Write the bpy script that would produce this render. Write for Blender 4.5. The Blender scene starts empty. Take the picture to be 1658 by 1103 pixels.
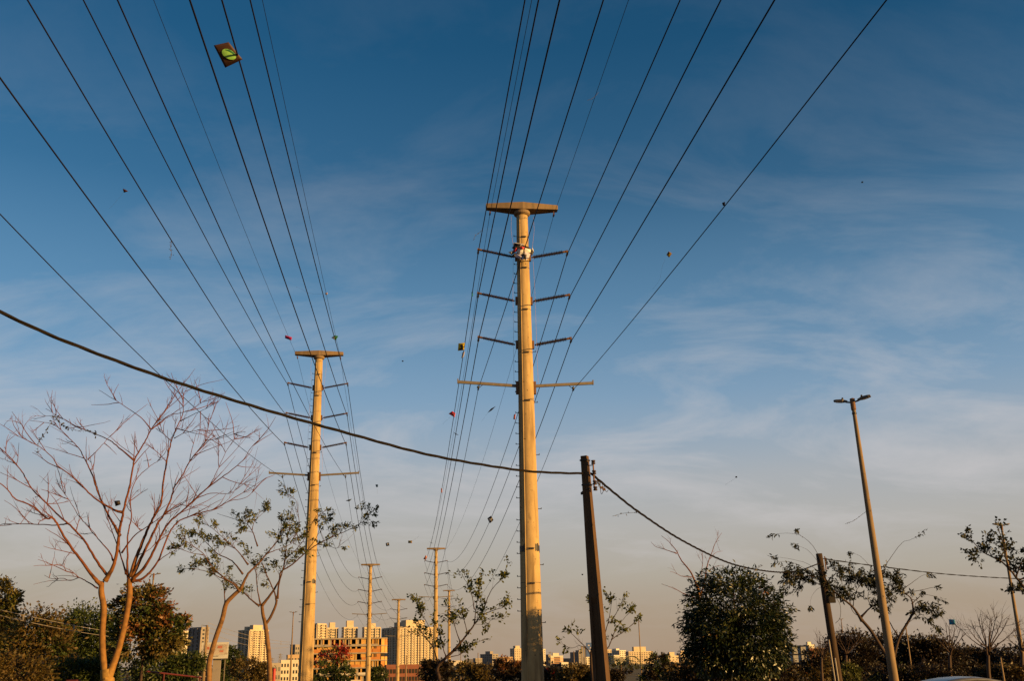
import bpy, math, random
import numpy as np
from mathutils import Vector, Matrix
S = bpy.context.scene
COL = S.collection
R = math.radians
# ------------------------------------------------------------------ camera
FPX = 1630.0; TH = R(17.83); RO = R(1.1); CX, CY = 829.0, 551.5; CAMZ = 1.7
r0 = np.array([1, 0, 0.]); u0 = np.array([0, -math.sin(TH), math.cos(TH)]); FW = np.array([0, math.cos(TH), math.sin(TH)])
RI = math.cos(RO)*r0 - math.sin(RO)*u0; UP = math.sin(RO)*r0 + math.cos(RO)*u0
CAM = np.array([0, 0, CAMZ])
cd = bpy.data.cameras.new('camera'); cam = bpy.data.objects.new('camera', cd); COL.objects.link(cam)
M = Matrix.Identity(4)
for i in range(3):
    M[i][0] = RI[i]; M[i][1] = UP[i]; M[i][2] = -FW[i]; M[i][3] = CAM[i]
cam.matrix_world = M
cd.sensor_width = 36; cd.lens = 36*FPX/1658; cd.clip_start = .1; cd.clip_end = 30000
S.camera = cam
# ------------------------------------------------------------------ sky, sun, exposure
SUN_AZ = R(116.5); SUN_EL = R(9.5)          # azimuth clockwise from +Y
sund = Vector((math.sin(SUN_AZ)*math.cos(SUN_EL), math.cos(SUN_AZ)*math.cos(SUN_EL), math.sin(SUN_EL)))
w = bpy.data.worlds.new('World'); S.world = w; w.use_nodes = True
nt = w.node_tree; nt.nodes.clear()
def N(tree, t, **kw):
    n = tree.nodes.new(t)
    for k, v in kw.items(): setattr(n, k, v)
    return n
def ramp(n, stops):
    e = n.color_ramp.elements
    while len(e) > 1: e.remove(e[-1])
    e[0].position = stops[0][0]; e[0].color = tuple(stops[0][1]) + (1,) if len(stops[0][1]) == 3 else stops[0][1]
    for p, c in stops[1:]:
        x = e.new(p); x.color = tuple(c) + (1,)
def mathn(tree, op, a, b=None, clamp=False):
    n = N(tree, 'ShaderNodeMath', operation=op); n.use_clamp = clamp
    for i, v in enumerate((a, b)):
        if v is None: continue
        if isinstance(v, (int, float)): n.inputs[i].default_value = v
        else: tree.links.new(v, n.inputs[i])
    return n.outputs[0]
L = nt.links.new
sky = N(nt, 'ShaderNodeTexSky', sky_type='NISHITA', sun_disc=False, sun_elevation=SUN_EL, sun_rotation=SUN_AZ, air_density=1.0, dust_density=0.6, ozone_density=2.5, altitude=700)
tc = N(nt, 'ShaderNodeTexCoord'); sep = N(nt, 'ShaderNodeSeparateXYZ'); L(tc.outputs['Generated'], sep.inputs[0])
grade = N(nt, 'ShaderNodeHueSaturation'); grade.inputs['Hue'].default_value = .493; grade.inputs['Saturation'].default_value = 1.27; grade.inputs['Value'].default_value = 1.0
L(sky.outputs[0], grade.inputs['Color'])
# thin cirrus: stretched noise on a flat cloud layer (direction divided by height)
zc = mathn(nt, 'MAXIMUM', sep.outputs[2], .02)
den = mathn(nt, 'ADD', zc, .42)
cx_ = mathn(nt, 'DIVIDE', sep.outputs[0], den); cy_ = mathn(nt, 'DIVIDE', sep.outputs[1], den)
comb = N(nt, 'ShaderNodeCombineXYZ'); L(cx_, comb.inputs[0]); L(cy_, comb.inputs[1])
mp = N(nt, 'ShaderNodeMapping'); mp.inputs['Rotation'].default_value = (0, 0, R(-7)); mp.inputs['Scale'].default_value = (1.25, 2.7, 1); mp.inputs['Location'].default_value = (.35, .2, 0)
L(comb.outputs[0], mp.inputs[0])
n1 = N(nt, 'ShaderNodeTexNoise'); n1.inputs['Scale'].default_value = 1.9; n1.inputs['Detail'].default_value = 10; n1.inputs['Roughness'].default_value = .62; n1.inputs['Distortion'].default_value = .5
L(mp.outputs[0], n1.inputs[0])
cr = N(nt, 'ShaderNodeValToRGB'); ramp(cr, [(.46, (0, 0, 0)), (.70, (1, 1, 1))]); L(n1.outputs['Fac'], cr.inputs[0])
# cirrus and haze both thicken towards the horizon
cel = N(nt, 'ShaderNodeValToRGB'); ramp(cel, [(0, (.1,)*3), (.06, (.25,)*3), (.13, (.75,)*3), (.2, (.85,)*3), (.28, (.58,)*3), (.37, (.28,)*3), (.5, (.08,)*3), (.62, (.04,)*3), (1, (.03,)*3)]); L(sep.outputs[2], cel.inputs[0])
cfac = mathn(nt, 'MULTIPLY', cr.outputs[0], cel.outputs[0])
cfac = mathn(nt, 'MULTIPLY', cfac, .74)
hz = N(nt, 'ShaderNodeValToRGB'); ramp(hz, [(0, (.97,)*3), (.06, (.95,)*3), (.12, (.92,)*3), (.17, (.85,)*3), (.25, (.56,)*3), (.34, (.32,)*3), (.44, (.07,)*3), (.56, (0,)*3)]); L(sep.outputs[2], hz.inputs[0])
hcol = N(nt, 'ShaderNodeValToRGB'); ramp(hcol, [(0, (4.0, 2.85, 1.95)), (.05, (4.2, 3.3, 2.45)), (.08, (4.5, 3.95, 3.25)), (.125, (4.75, 4.5, 4.2)), (.17, (4.5, 4.6, 4.75)), (.25, (3.4, 4.7, 6.2)), (.34, (2.6, 4.4, 6.4))]); L(sep.outputs[2], hcol.inputs[0])
mx = N(nt, 'ShaderNodeMix', data_type='RGBA'); L(hz.outputs[0], mx.inputs[0]); L(grade.outputs[0], mx.inputs[6]); L(hcol.outputs[0], mx.inputs[7])
mc = N(nt, 'ShaderNodeMix', data_type='RGBA'); L(cfac, mc.inputs[0]); L(mx.outputs[2], mc.inputs[6]); mc.inputs[7].default_value = (6.0, 5.75, 5.8, 1)
bg = N(nt, 'ShaderNodeBackground'); bg.inputs[1].default_value = .05; L(mc.outputs[2], bg.inputs[0])
wo = N(nt, 'ShaderNodeOutputWorld'); L(bg.outputs[0], wo.inputs[0])
sl = bpy.data.lights.new('sun', 'SUN'); sl.energy = 5.0; sl.angle = R(.6); sl.color = (1, .585, .18)
so = bpy.data.objects.new('sun', sl); COL.objects.link(so); so.rotation_euler = (-sund).to_track_quat('-Z', 'Y').to_euler(); so.location = (60, -30, 40)
S.view_settings.view_transform = 'Standard'; S.view_settings.look = 'None'; S.view_settings.gamma = 1; S.view_settings.use_curve_mapping = False
S.view_settings.exposure = 1.0
# ------------------------------------------------------------------ helpers
def W(px, py, d):
    v = FW*FPX + RI*(px-CX) + UP*(CY-py)
    return CAM + v*(d/v[1])
def Pj(p):
    q = np.asarray(p) - CAM; z = q @ FW
    return np.array([CX + FPX*(q @ RI)/z, CY - FPX*(q @ UP)/z])
def gz(x, y):
    """height of the ground"""
    pts = [(-200, -.17), (34, -.17), (60, 0), (100, 0), (150, -1.3), (210, -3.6), (420, -7.2), (700, -7.2), (1100, -2), (1800, 4), (12000, 12)]
    return float(np.interp(y, [p[0] for p in pts], [p[1] for p in pts]))
def mat(name, c1, c2=None, rough=.8, scale=6., detail=6, metal=0, bump=0, stretch=None, spec=.3):
    m = bpy.data.materials.new(name); m.use_nodes = True; t = m.node_tree; b = t.nodes['Principled BSDF']
    b.inputs['Roughness'].default_value = rough; b.inputs['Metallic'].default_value = metal; b.inputs['Specular IOR Level'].default_value = spec
    c2 = c2 or tuple(x*.7 for x in c1)
    tcn = N(t, 'ShaderNodeTexCoord'); mpn = N(t, 'ShaderNodeMapping'); t.links.new(tcn.outputs['Object'], mpn.inputs[0])
    if stretch: mpn.inputs['Scale'].default_value = stretch
    nn = N(t, 'ShaderNodeTexNoise'); nn.inputs['Scale'].default_value = scale; nn.inputs['Detail'].default_value = detail; nn.inputs['Roughness'].default_value = .62
    t.links.new(mpn.outputs[0], nn.inputs[0])
    rp = N(t, 'ShaderNodeValToRGB'); ramp(rp, [(.32, c2), (.66, c1)]); t.links.new(nn.outputs['Fac'], rp.inputs[0])
    t.links.new(rp.outputs[0], b.inputs['Base Color'])
    if bump:
        bn = N(t, 'ShaderNodeBump'); bn.inputs['Strength'].default_value = bump; bn.inputs['Distance'].default_value = .02
        t.links.new(nn.outputs['Fac'], bn.inputs['Height']); t.links.new(bn.outputs[0], b.inputs['Normal'])
    return m
def leafmat(name, cols, trans=.3, rough=.5):
    m = bpy.data.materials.new(name); m.use_nodes = True; t = m.node_tree; b = t.nodes['Principled BSDF']
    b.inputs['Roughness'].default_value = rough; b.inputs['Specular IOR Level'].default_value = .35
    g = N(t, 'ShaderNodeNewGeometry'); rp = N(t, 'ShaderNodeValToRGB'); rp.color_ramp.interpolation = 'LINEAR'
    ramp(rp, [(i/max(1, len(cols)-1), c) for i, c in enumerate(cols)]); t.links.new(g.outputs['Random Per Island'], rp.inputs[0])
    t.links.new(rp.outputs[0], b.inputs['Base Color'])
    tr = N(t, 'ShaderNodeBsdfTranslucent'); t.links.new(rp.outputs[0], tr.inputs[0])
    ms = N(t, 'ShaderNodeMixShader'); ms.inputs[0].default_value = trans
    t.links.new(b.outputs[0], ms.inputs[1]); t.links.new(tr.outputs[0], ms.inputs[2]); t.links.new(ms.outputs[0], t.nodes['Material Output'].inputs[0])
    return m
def barkmat(name, thin, thick):
    """colour follows the limb's own thickness (young wood / old bark)"""
    m = bpy.data.materials.new(name); m.use_nodes = True; t = m.node_tree; b = t.nodes['Principled BSDF']
    b.inputs['Roughness'].default_value = .75; b.inputs['Specular IOR Level'].default_value = .25
    a = N(t, 'ShaderNodeAttribute', attribute_name='thick'); rp = N(t, 'ShaderNodeValToRGB'); ramp(rp, [(.25, thin), (.92, thick)])
    tcn = N(t, 'ShaderNodeTexCoord'); nn = N(t, 'ShaderNodeTexNoise'); nn.inputs['Scale'].default_value = 9; nn.inputs['Detail'].default_value = 8; t.links.new(tcn.outputs['Object'], nn.inputs[0])
    mu = N(t, 'ShaderNodeMapRange'); mu.inputs[1].default_value = .3; mu.inputs[2].default_value = .7; mu.inputs[3].default_value = .62; mu.inputs[4].default_value = 1.12; t.links.new(nn.outputs['Fac'], mu.inputs[0])
    vm = N(t, 'ShaderNodeVectorMath', operation='SCALE'); t.links.new(a.outputs['Fac'], rp.inputs[0]); t.links.new(rp.outputs[0], vm.inputs[0]); t.links.new(mu.outputs[0], vm.inputs['Scale'])
    t.links.new(vm.outputs[0], b.inputs['Base Color'])
    bn = N(t, 'ShaderNodeBump'); bn.inputs['Strength'].default_value = .35; bn.inputs['Distance'].default_value = .01; t.links.new(nn.outputs['Fac'], bn.inputs['Height']); t.links.new(bn.outputs[0], b.inputs['Normal'])
    return m
def tag(o, label=None, cat=None, group=None, kind=None):
    if label: o['label'] = label
    if cat: o['category'] = cat
    if group: o['group'] = group
    if kind: o['kind'] = kind
    return o
def thing(name, label, cat, loc, rz=0, group=None):
    o = bpy.data.objects.new(name, None); o.empty_display_size = .3; COL.objects.link(o)
    o.location = tuple(loc); o.rotation_euler = (0, 0, rz); tag(o, label, cat, group)
    return o
def copy_tree(o, parent=None):
    c = o.copy(); COL.objects.link(c); c.parent = parent
    for ch in list(o.children): copy_tree(ch, c)
    return c
class MB:
    def __init__(s): s.v = []; s.f = []; s.th = []
    def add(s, vs, fs, th=0.):
        n = len(s.v); s.v += [tuple(map(float, q)) for q in vs]; s.f += [tuple(i+n for i in q) for q in fs]; s.th += [th]*len(vs)
        return s
    def box(s, c, size, rz=0, rot=None):
        a, b, h = size[0]/2, size[1]/2, size[2]/2
        vs = [Vector((x, y, z)) for z in (-h, h) for x, y in ((-a, -b), (a, -b), (a, b), (-a, b))]
        m = rot if rot is not None else Matrix.Rotation(rz, 3, 'Z')
        vs = [m @ q + Vector(c) for q in vs]
        return s.add(vs, [(3, 2, 1, 0), (4, 5, 6, 7), (0, 1, 5, 4), (1, 2, 6, 5), (2, 3, 7, 6), (3, 0, 4, 7)])
    def tube(s, path, rad, n=6, cap=True, norm=None):
        P = np.asarray(path, float); k = len(P)
        rad = np.full(k, rad) if np.isscalar(rad) else np.asarray(rad, float)
        T = np.gradient(P, axis=0) if k > 2 else np.repeat([P[-1]-P[0]], k, 0)
        T /= np.linalg.norm(T, axis=1, keepdims=True) + 1e-12
        a = np.cross(T[0], [0, 0, 1]);
        if np.linalg.norm(a) < 1e-3: a = np.cross(T[0], [0, 1, 0])
        a /= np.linalg.norm(a); vs = []; th = []
        for i in range(k):
            a = a - T[i]*(a @ T[i]); a /= np.linalg.norm(a) + 1e-12; b = np.cross(T[i], a)
            for j in range(n):
                q = 2*math.pi*j/n; vs.append(P[i] + rad[i]*(math.cos(q)*a + math.sin(q)*b)); th.append(rad[i]/(norm or 1))
        fs = [(i*n+j, i*n+(j+1) % n, (i+1)*n+(j+1) % n, (i+1)*n+j) for i in range(k-1) for j in range(n)]
        if cap: fs += [tuple(range(n-1, -1, -1)), tuple((k-1)*n+j for j in range(n))]
        m = len(s.v); s.v += [tuple(q) for q in vs]; s.f += [tuple(i+m for i in q) for q in fs]; s.th += th
        return s
    def lathe(s, prof, base, axis=(0, 0, 1), n=16):
        """prof: (radius, distance along the axis)"""
        ax = Vector(axis).normalized(); qn = Vector((0, 0, 1)).rotation_difference(ax)
        vs = [qn @ Vector((r*math.cos(2*math.pi*j/n), r*math.sin(2*math.pi*j/n), h)) + Vector(base) for r, h in prof for j in range(n)]
        k = len(prof)
        fs = [(i*n+j, i*n+(j+1) % n, (i+1)*n+(j+1) % n, (i+1)*n+j) for i in range(k-1) for j in range(n)] + [tuple(range(n-1, -1, -1)), tuple((k-1)*n+j for j in range(n))]
        return s.add(vs, fs)
    def prism(s, poly, z0, z1):
        n = len(poly)
        return s.add([(x, y, z0) for x, y in poly] + [(x, y, z1) for x, y in poly],
                     [tuple(range(n-1, -1, -1)), tuple(range(n, 2*n))] + [(i, (i+1) % n, n+(i+1) % n, n+i) for i in range(n)])
    def mesh(s, name, m, origin=None, smooth=False):
        me = bpy.data.meshes.new(name); v = np.array(s.v, float)
        if origin is not None: v = v - np.asarray(origin)
        me.from_pydata([tuple(q) for q in v], [], s.f); me.materials.append(m)
        if smooth: me.polygons.foreach_set('use_smooth', [True]*len(me.polygons))
        if any(s.th):
            at = me.attributes.new('thick', 'FLOAT', 'POINT'); at.data.foreach_set('value', np.minimum(np.array(s.th, np.float32), 1))
        return me
    def build(s, name, m, parent=None, origin=None, smooth=False, kind=None):
        o = bpy.data.objects.new(name, s.mesh(name, m, origin, smooth)); COL.objects.link(o); o.parent = parent
        if kind: o['kind'] = kind
        return o
def share(name, me, parent, loc=(0, 0, 0), rot=(0, 0, 0), scale=(1, 1, 1)):
    o = bpy.data.objects.new(name, me); COL.objects.link(o); o.parent = parent; o.location = tuple(loc); o.rotation_euler = rot; o.scale = scale
    return o
def catmull(P, n=5):
    P = np.asarray(P, float)
    if len(P) < 3: return np.array([P[0] + (P[-1]-P[0])*t for t in np.linspace(0, 1, n+1)])
    Q = np.vstack([2*P[0]-P[1], P, 2*P[-1]-P[-2]]); out = []
    for i in range(1, len(Q)-2):
        a, b, c, d = Q[i-1:i+3]
        for t in np.arange(n)/n:
            out.append(.5*((2*b) + (c-a)*t + (2*a-5*b+4*c-d)*t*t + (3*b-a-3*c+d)*t**3))
    out.append(P[-1]); return np.array(out)
def leaves(name, pts, size, m, parent, origin, rng, ratio=.38, droop=.3, dirs=None, outward=None):
    """many leaf-shaped faces: base, two sides, tip, folded along the midrib; ONE mesh"""
    P = np.asarray(pts, float); n = len(P)
    d = rng.normal(size=(n, 3)) if dirs is None else np.asarray(dirs, float) + rng.normal(size=(n, 3))*.45
    d[:, 2] -= droop; d /= np.linalg.norm(d, axis=1, keepdims=True)
    q = rng.normal(size=(n, 3)); sd = np.cross(d, q); sd /= np.linalg.norm(sd, axis=1, keepdims=True) + 1e-9
    up = np.cross(sd, d); ln = (size*rng.uniform(.65, 1.3, n))[:, None]
    v = np.empty((n, 4, 3)); v[:, 0] = P
    v[:, 1] = P + d*ln*.5 + sd*ln*ratio*.5 + up*ln*.07; v[:, 2] = P + d*ln - up*ln*.08; v[:, 3] = P + d*ln*.5 - sd*ln*ratio*.5 + up*ln*.07
    v = v.reshape(-1, 3) - np.asarray(origin)
    me = bpy.data.meshes.new(name); me.vertices.add(4*n); me.vertices.foreach_set('co', v.ravel()); me.loops.add(4*n); me.loops.foreach_set('vertex_index', np.arange(4*n, dtype=np.int32))
    me.polygons.add(n); me.polygons.foreach_set('loop_start', np.arange(0, 4*n, 4, dtype=np.int32)); me.update(calc_edges=True); me.materials.append(m)
    o = bpy.data.objects.new(name, me); COL.objects.link(o); o.parent = parent; o['kind'] = 'stuff'
    return o
def ray_plan(px, py, A, B):
    """the point on the pixel's ray that lies over the plan line A-B"""
    v = FW*FPX + RI*(px-CX) + UP*(CY-py); ab = (B-A)[:2]
    # CAM + v t = A + ab s   (plan)
    m = np.array([[v[0], -ab[0]], [v[1], -ab[1]]]); t, s = np.linalg.solve(m, (A-CAM)[:2])
    return CAM + v*t
# ------------------------------------------------------------------ materials
def concrete(name, c1, c2, stain):
    m = mat(name, c1, c2, .85, 3.0, 8, bump=.25, stretch=(1, 1, .35)); t = m.node_tree; b = t.nodes['Principled BSDF']
    base = b.inputs['Base Color'].links[0].from_socket
    tcn = N(t, 'ShaderNodeTexCoord')
    def layer(sc, st, lo, hi, col, prev, amt):
        mpn = N(t, 'ShaderNodeMapping'); mpn.inputs['Scale'].default_value = st; t.links.new(tcn.outputs['Object'], mpn.inputs[0])
        nn = N(t, 'ShaderNodeTexNoise'); nn.inputs['Scale'].default_value = sc; nn.inputs['Detail'].default_value = 7; t.links.new(mpn.outputs[0], nn.inputs[0])
        rp = N(t, 'ShaderNodeValToRGB'); ramp(rp, [(lo, (0,)*3), (hi, (amt,)*3)]); t.links.new(nn.outputs['Fac'], rp.inputs[0])
        x = N(t, 'ShaderNodeMix', data_type='RGBA'); t.links.new(rp.outputs[0], x.inputs[0]); t.links.new(prev, x.inputs[6]); x.inputs[7].default_value = tuple(col) + (1,)
        return x.outputs[2]
    p = layer(5, (1, 1, .07), .52, .68, stain, base, .7)      # rain streaks
    p = layer(1.2, (1, 1, .5), .58, .74, tuple(x*1.2 for x in c1), p, .5)
    p = layer(2.2, (1, 1, .45), .63, .70, stain, p, .55); p = layer(9, (1, 1, .8), .66, .71, tuple(x*.5 for x in stain), p, .8)   # pits
    t.links.new(p, b.inputs['Base Color']); return m
MAT = dict(
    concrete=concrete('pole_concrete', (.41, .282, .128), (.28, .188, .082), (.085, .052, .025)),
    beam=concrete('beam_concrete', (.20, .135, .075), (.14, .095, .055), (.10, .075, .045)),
    dark_concrete=concrete('weathered_concrete', (.095, .05, .022), (.05, .027, .013), (.04, .025, .016)),
    lamp_post=concrete('lamp_concrete', (.23, .155, .085), (.15, .10, .055), (.09, .065, .04)),
    silicone=mat('insulator_silicone', (.034, .015, .011), (.022, .010, .008), .55, 12),
    rust=mat('rusty_fitting', (.17, .085, .045), (.08, .04, .022), .7, 14, metal=.2),
    steel=mat('galvanised_steel', (.17, .14, .105), (.12, .10, .075), .55, 5, metal=.25),
    black=mat('black_fitting', (.03, .024, .02), (.018, .015, .012), .5, 9),
    wire=mat('aluminium_cable', (.014, .010, .008), (.011, .008, .007), .6, .6, spec=.05),
    lvcable=mat('cable_sheath', (.012, .009, .007), (.009, .007, .005), .6, 1, spec=.05),
    earth=mat('copper_earth_wire', (.40, .25, .20), (.30, .19, .15), .5, 5),
    wood=mat('weathered_timber', (.05, .028, .014), (.024, .014, .008), .9, 5, bump=.4, stretch=(3, 3, .3)),
    pipe=mat('grey_conduit', (.28, .24, .19), (.2, .17, .14), .6, 5),
    lamphead=mat('lamp_housing', (.12, .095, .07), (.07, .055, .042), .5, 8),
    lens=mat('lamp_glass', (.28, .27, .25), (.2, .19, .18), .2, 8),
    ground=mat('dry_grass_soil', (.10, .075, .035), (.045, .04, .018), 1, .35, 10, bump=.3),
    asphalt=mat('asphalt', (.055, .05, .047), (.04, .037, .035), .9, 2),
    cream=mat('cream_render', (.47, .38, .26), (.40, .31, .21), .8, .25),
    white=mat('white_render', (.52, .46, .37), (.45, .39, .31), .8, .25),
    grey=mat('grey_render', (.23, .20, .17), (.19, .16, .14), .8, .25),
    tan=mat('tan_render', (.38, .26, .15), (.31, .21, .12), .8, .4),
    brick=mat('orange_brick_band', (.46, .185, .05), (.36, .14, .038), .9, 1.2),
    clay=mat('clay_block_wall', (.52, .30, .085), (.40, .22, .06), .9, 1.0),
    rawconc=mat('raw_concrete', (.32, .26, .19), (.22, .18, .135), .9, .8),
    redbrick=mat('red_brick', (.20, .075, .045), (.14, .05, .03), .9, .7),
    glass=mat('window_glass', (.045, .05, .055), (.025, .028, .03), .15, .5, spec=.6),
    greenglass=mat('green_glazing', (.10, .12, .10), (.05, .065, .06), .15, .4, spec=.6),
    void=mat('unlit_interior', (.03, .024, .018), (.018, .014, .011), 1, 1),  # near-black tone paints in the shade of open interiors
    redpaint=mat('red_paint', (.42, .02, .015), (.26, .015, .012), .5, 4),
    darkred=mat('dark_red_steel', (.09, .014, .010), (.06, .010, .008), .6, 4),
    sheet=mat('white_board', (.42, .40, .36), (.36, .34, .31), .6, 2),
    bark_red=barkmat('reddish_bark', (.125, .035, .009), (.28, .155, .036)),
    bark_tan=barkmat('tan_bark', (.075, .033, .015), (.23, .12, .042)),
    bark_dark=barkmat('dark_bark', (.035, .018, .012), (.06, .034, .02)),  # bark tone darkened to stand in for shade on the limbs
    lf_green=leafmat('green_leaflets', [(.045, .055, .010), (.075, .082, .014), (.115, .11, .022)]),
    lf_dark=leafmat('dark_leaves', [(.014, .017, .006), (.022, .025, .008), (.038, .037, .012)]),
    lf_ficus=leafmat('glossy_leaves', [(.009, .017, .005), (.014, .024, .006), (.024, .032, .008), (.05, .045, .012)], .08, .38),
    lf_brown=leafmat('brownish_leaves', [(.055, .042, .012), (.09, .06, .014), (.12, .072, .018), (.075, .066, .016)]),
    lf_deep=leafmat('deep_green_leaves', [(.026, .04, .008), (.042, .06, .011), (.07, .08, .015)]),
    lf_yellow=leafmat('yellowish_leaves', [(.06, .058, .014), (.11, .09, .02), (.16, .12, .03)]),
    lf_orange=leafmat('orange_leaves', [(.13, .05, .018), (.19, .075, .022), (.22, .10, .03)]),
    lf_redfl=leafmat('red_blossom', [(.28, .012, .010), (.20, .02, .012), (.35, .03, .015)]),
    lf_dusk=leafmat('dusky_leaves', [(.014, .0085, .004), (.023, .0135, .006), (.018, .015, .006)]),
    carpaint=mat('silver_car_paint', (.15, .146, .146), (.13, .127, .127), .25, 1, metal=.3, spec=.5),
    carglass=mat('car_glass', (.02, .02, .022), (.018, .018, .02), .08, 1, spec=.6),
    tyre=mat('tyre_rubber', (.02, .02, .02), (.015, .015, .015), .9, 5),
    string=mat('kite_string', (.08, .07, .06), (.05, .045, .04), .8, 5),
)
def kcol(n, c): 
    if 'kite_'+n not in bpy.data.materials: return mat('kite_'+n, c, tuple(x*.8 for x in c), .6, 14)
    return bpy.data.materials['kite_'+n]
# ------------------------------------------------------------------ ground, road
def make_ground():
    xs = np.concatenate([np.linspace(-9000, -400, 14), np.linspace(-320, 320, 41), np.linspace(400, 9000, 14)])
    ys = np.concatenate([np.linspace(-300, 460, 58), np.linspace(520, 2000, 26), np.linspace(2400, 12000, 14)])
    rg = np.random.default_rng(3); b = MB(); vs = []; fs = []
    for y in ys:
        for x in xs: vs.append((x, y, gz(x, y) - .02 + (rg.uniform(-.08, .08) if 60 < y < 500 else 0)))
    n = len(xs)
    for j in range(len(ys)-1):
        for i in range(n-1): fs.append((j*n+i, j*n+i+1, (j+1)*n+i+1, (j+1)*n+i))
    b.add(vs, fs); tag(b.build('ground', MAT['ground'], smooth=True), kind='structure')
    rd = MB().box((16, 18, -.19), (9.0, 90, .06)); tag(rd.build('road', MAT['asphalt']), kind='structure')
    for sx in (11.3, 20.7):
        kb = MB().box((sx, 18, -.12), (.3, 90, .24)); tag(kb.build('kerb', MAT['rawconc']), kind='structure')
make_ground()
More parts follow.
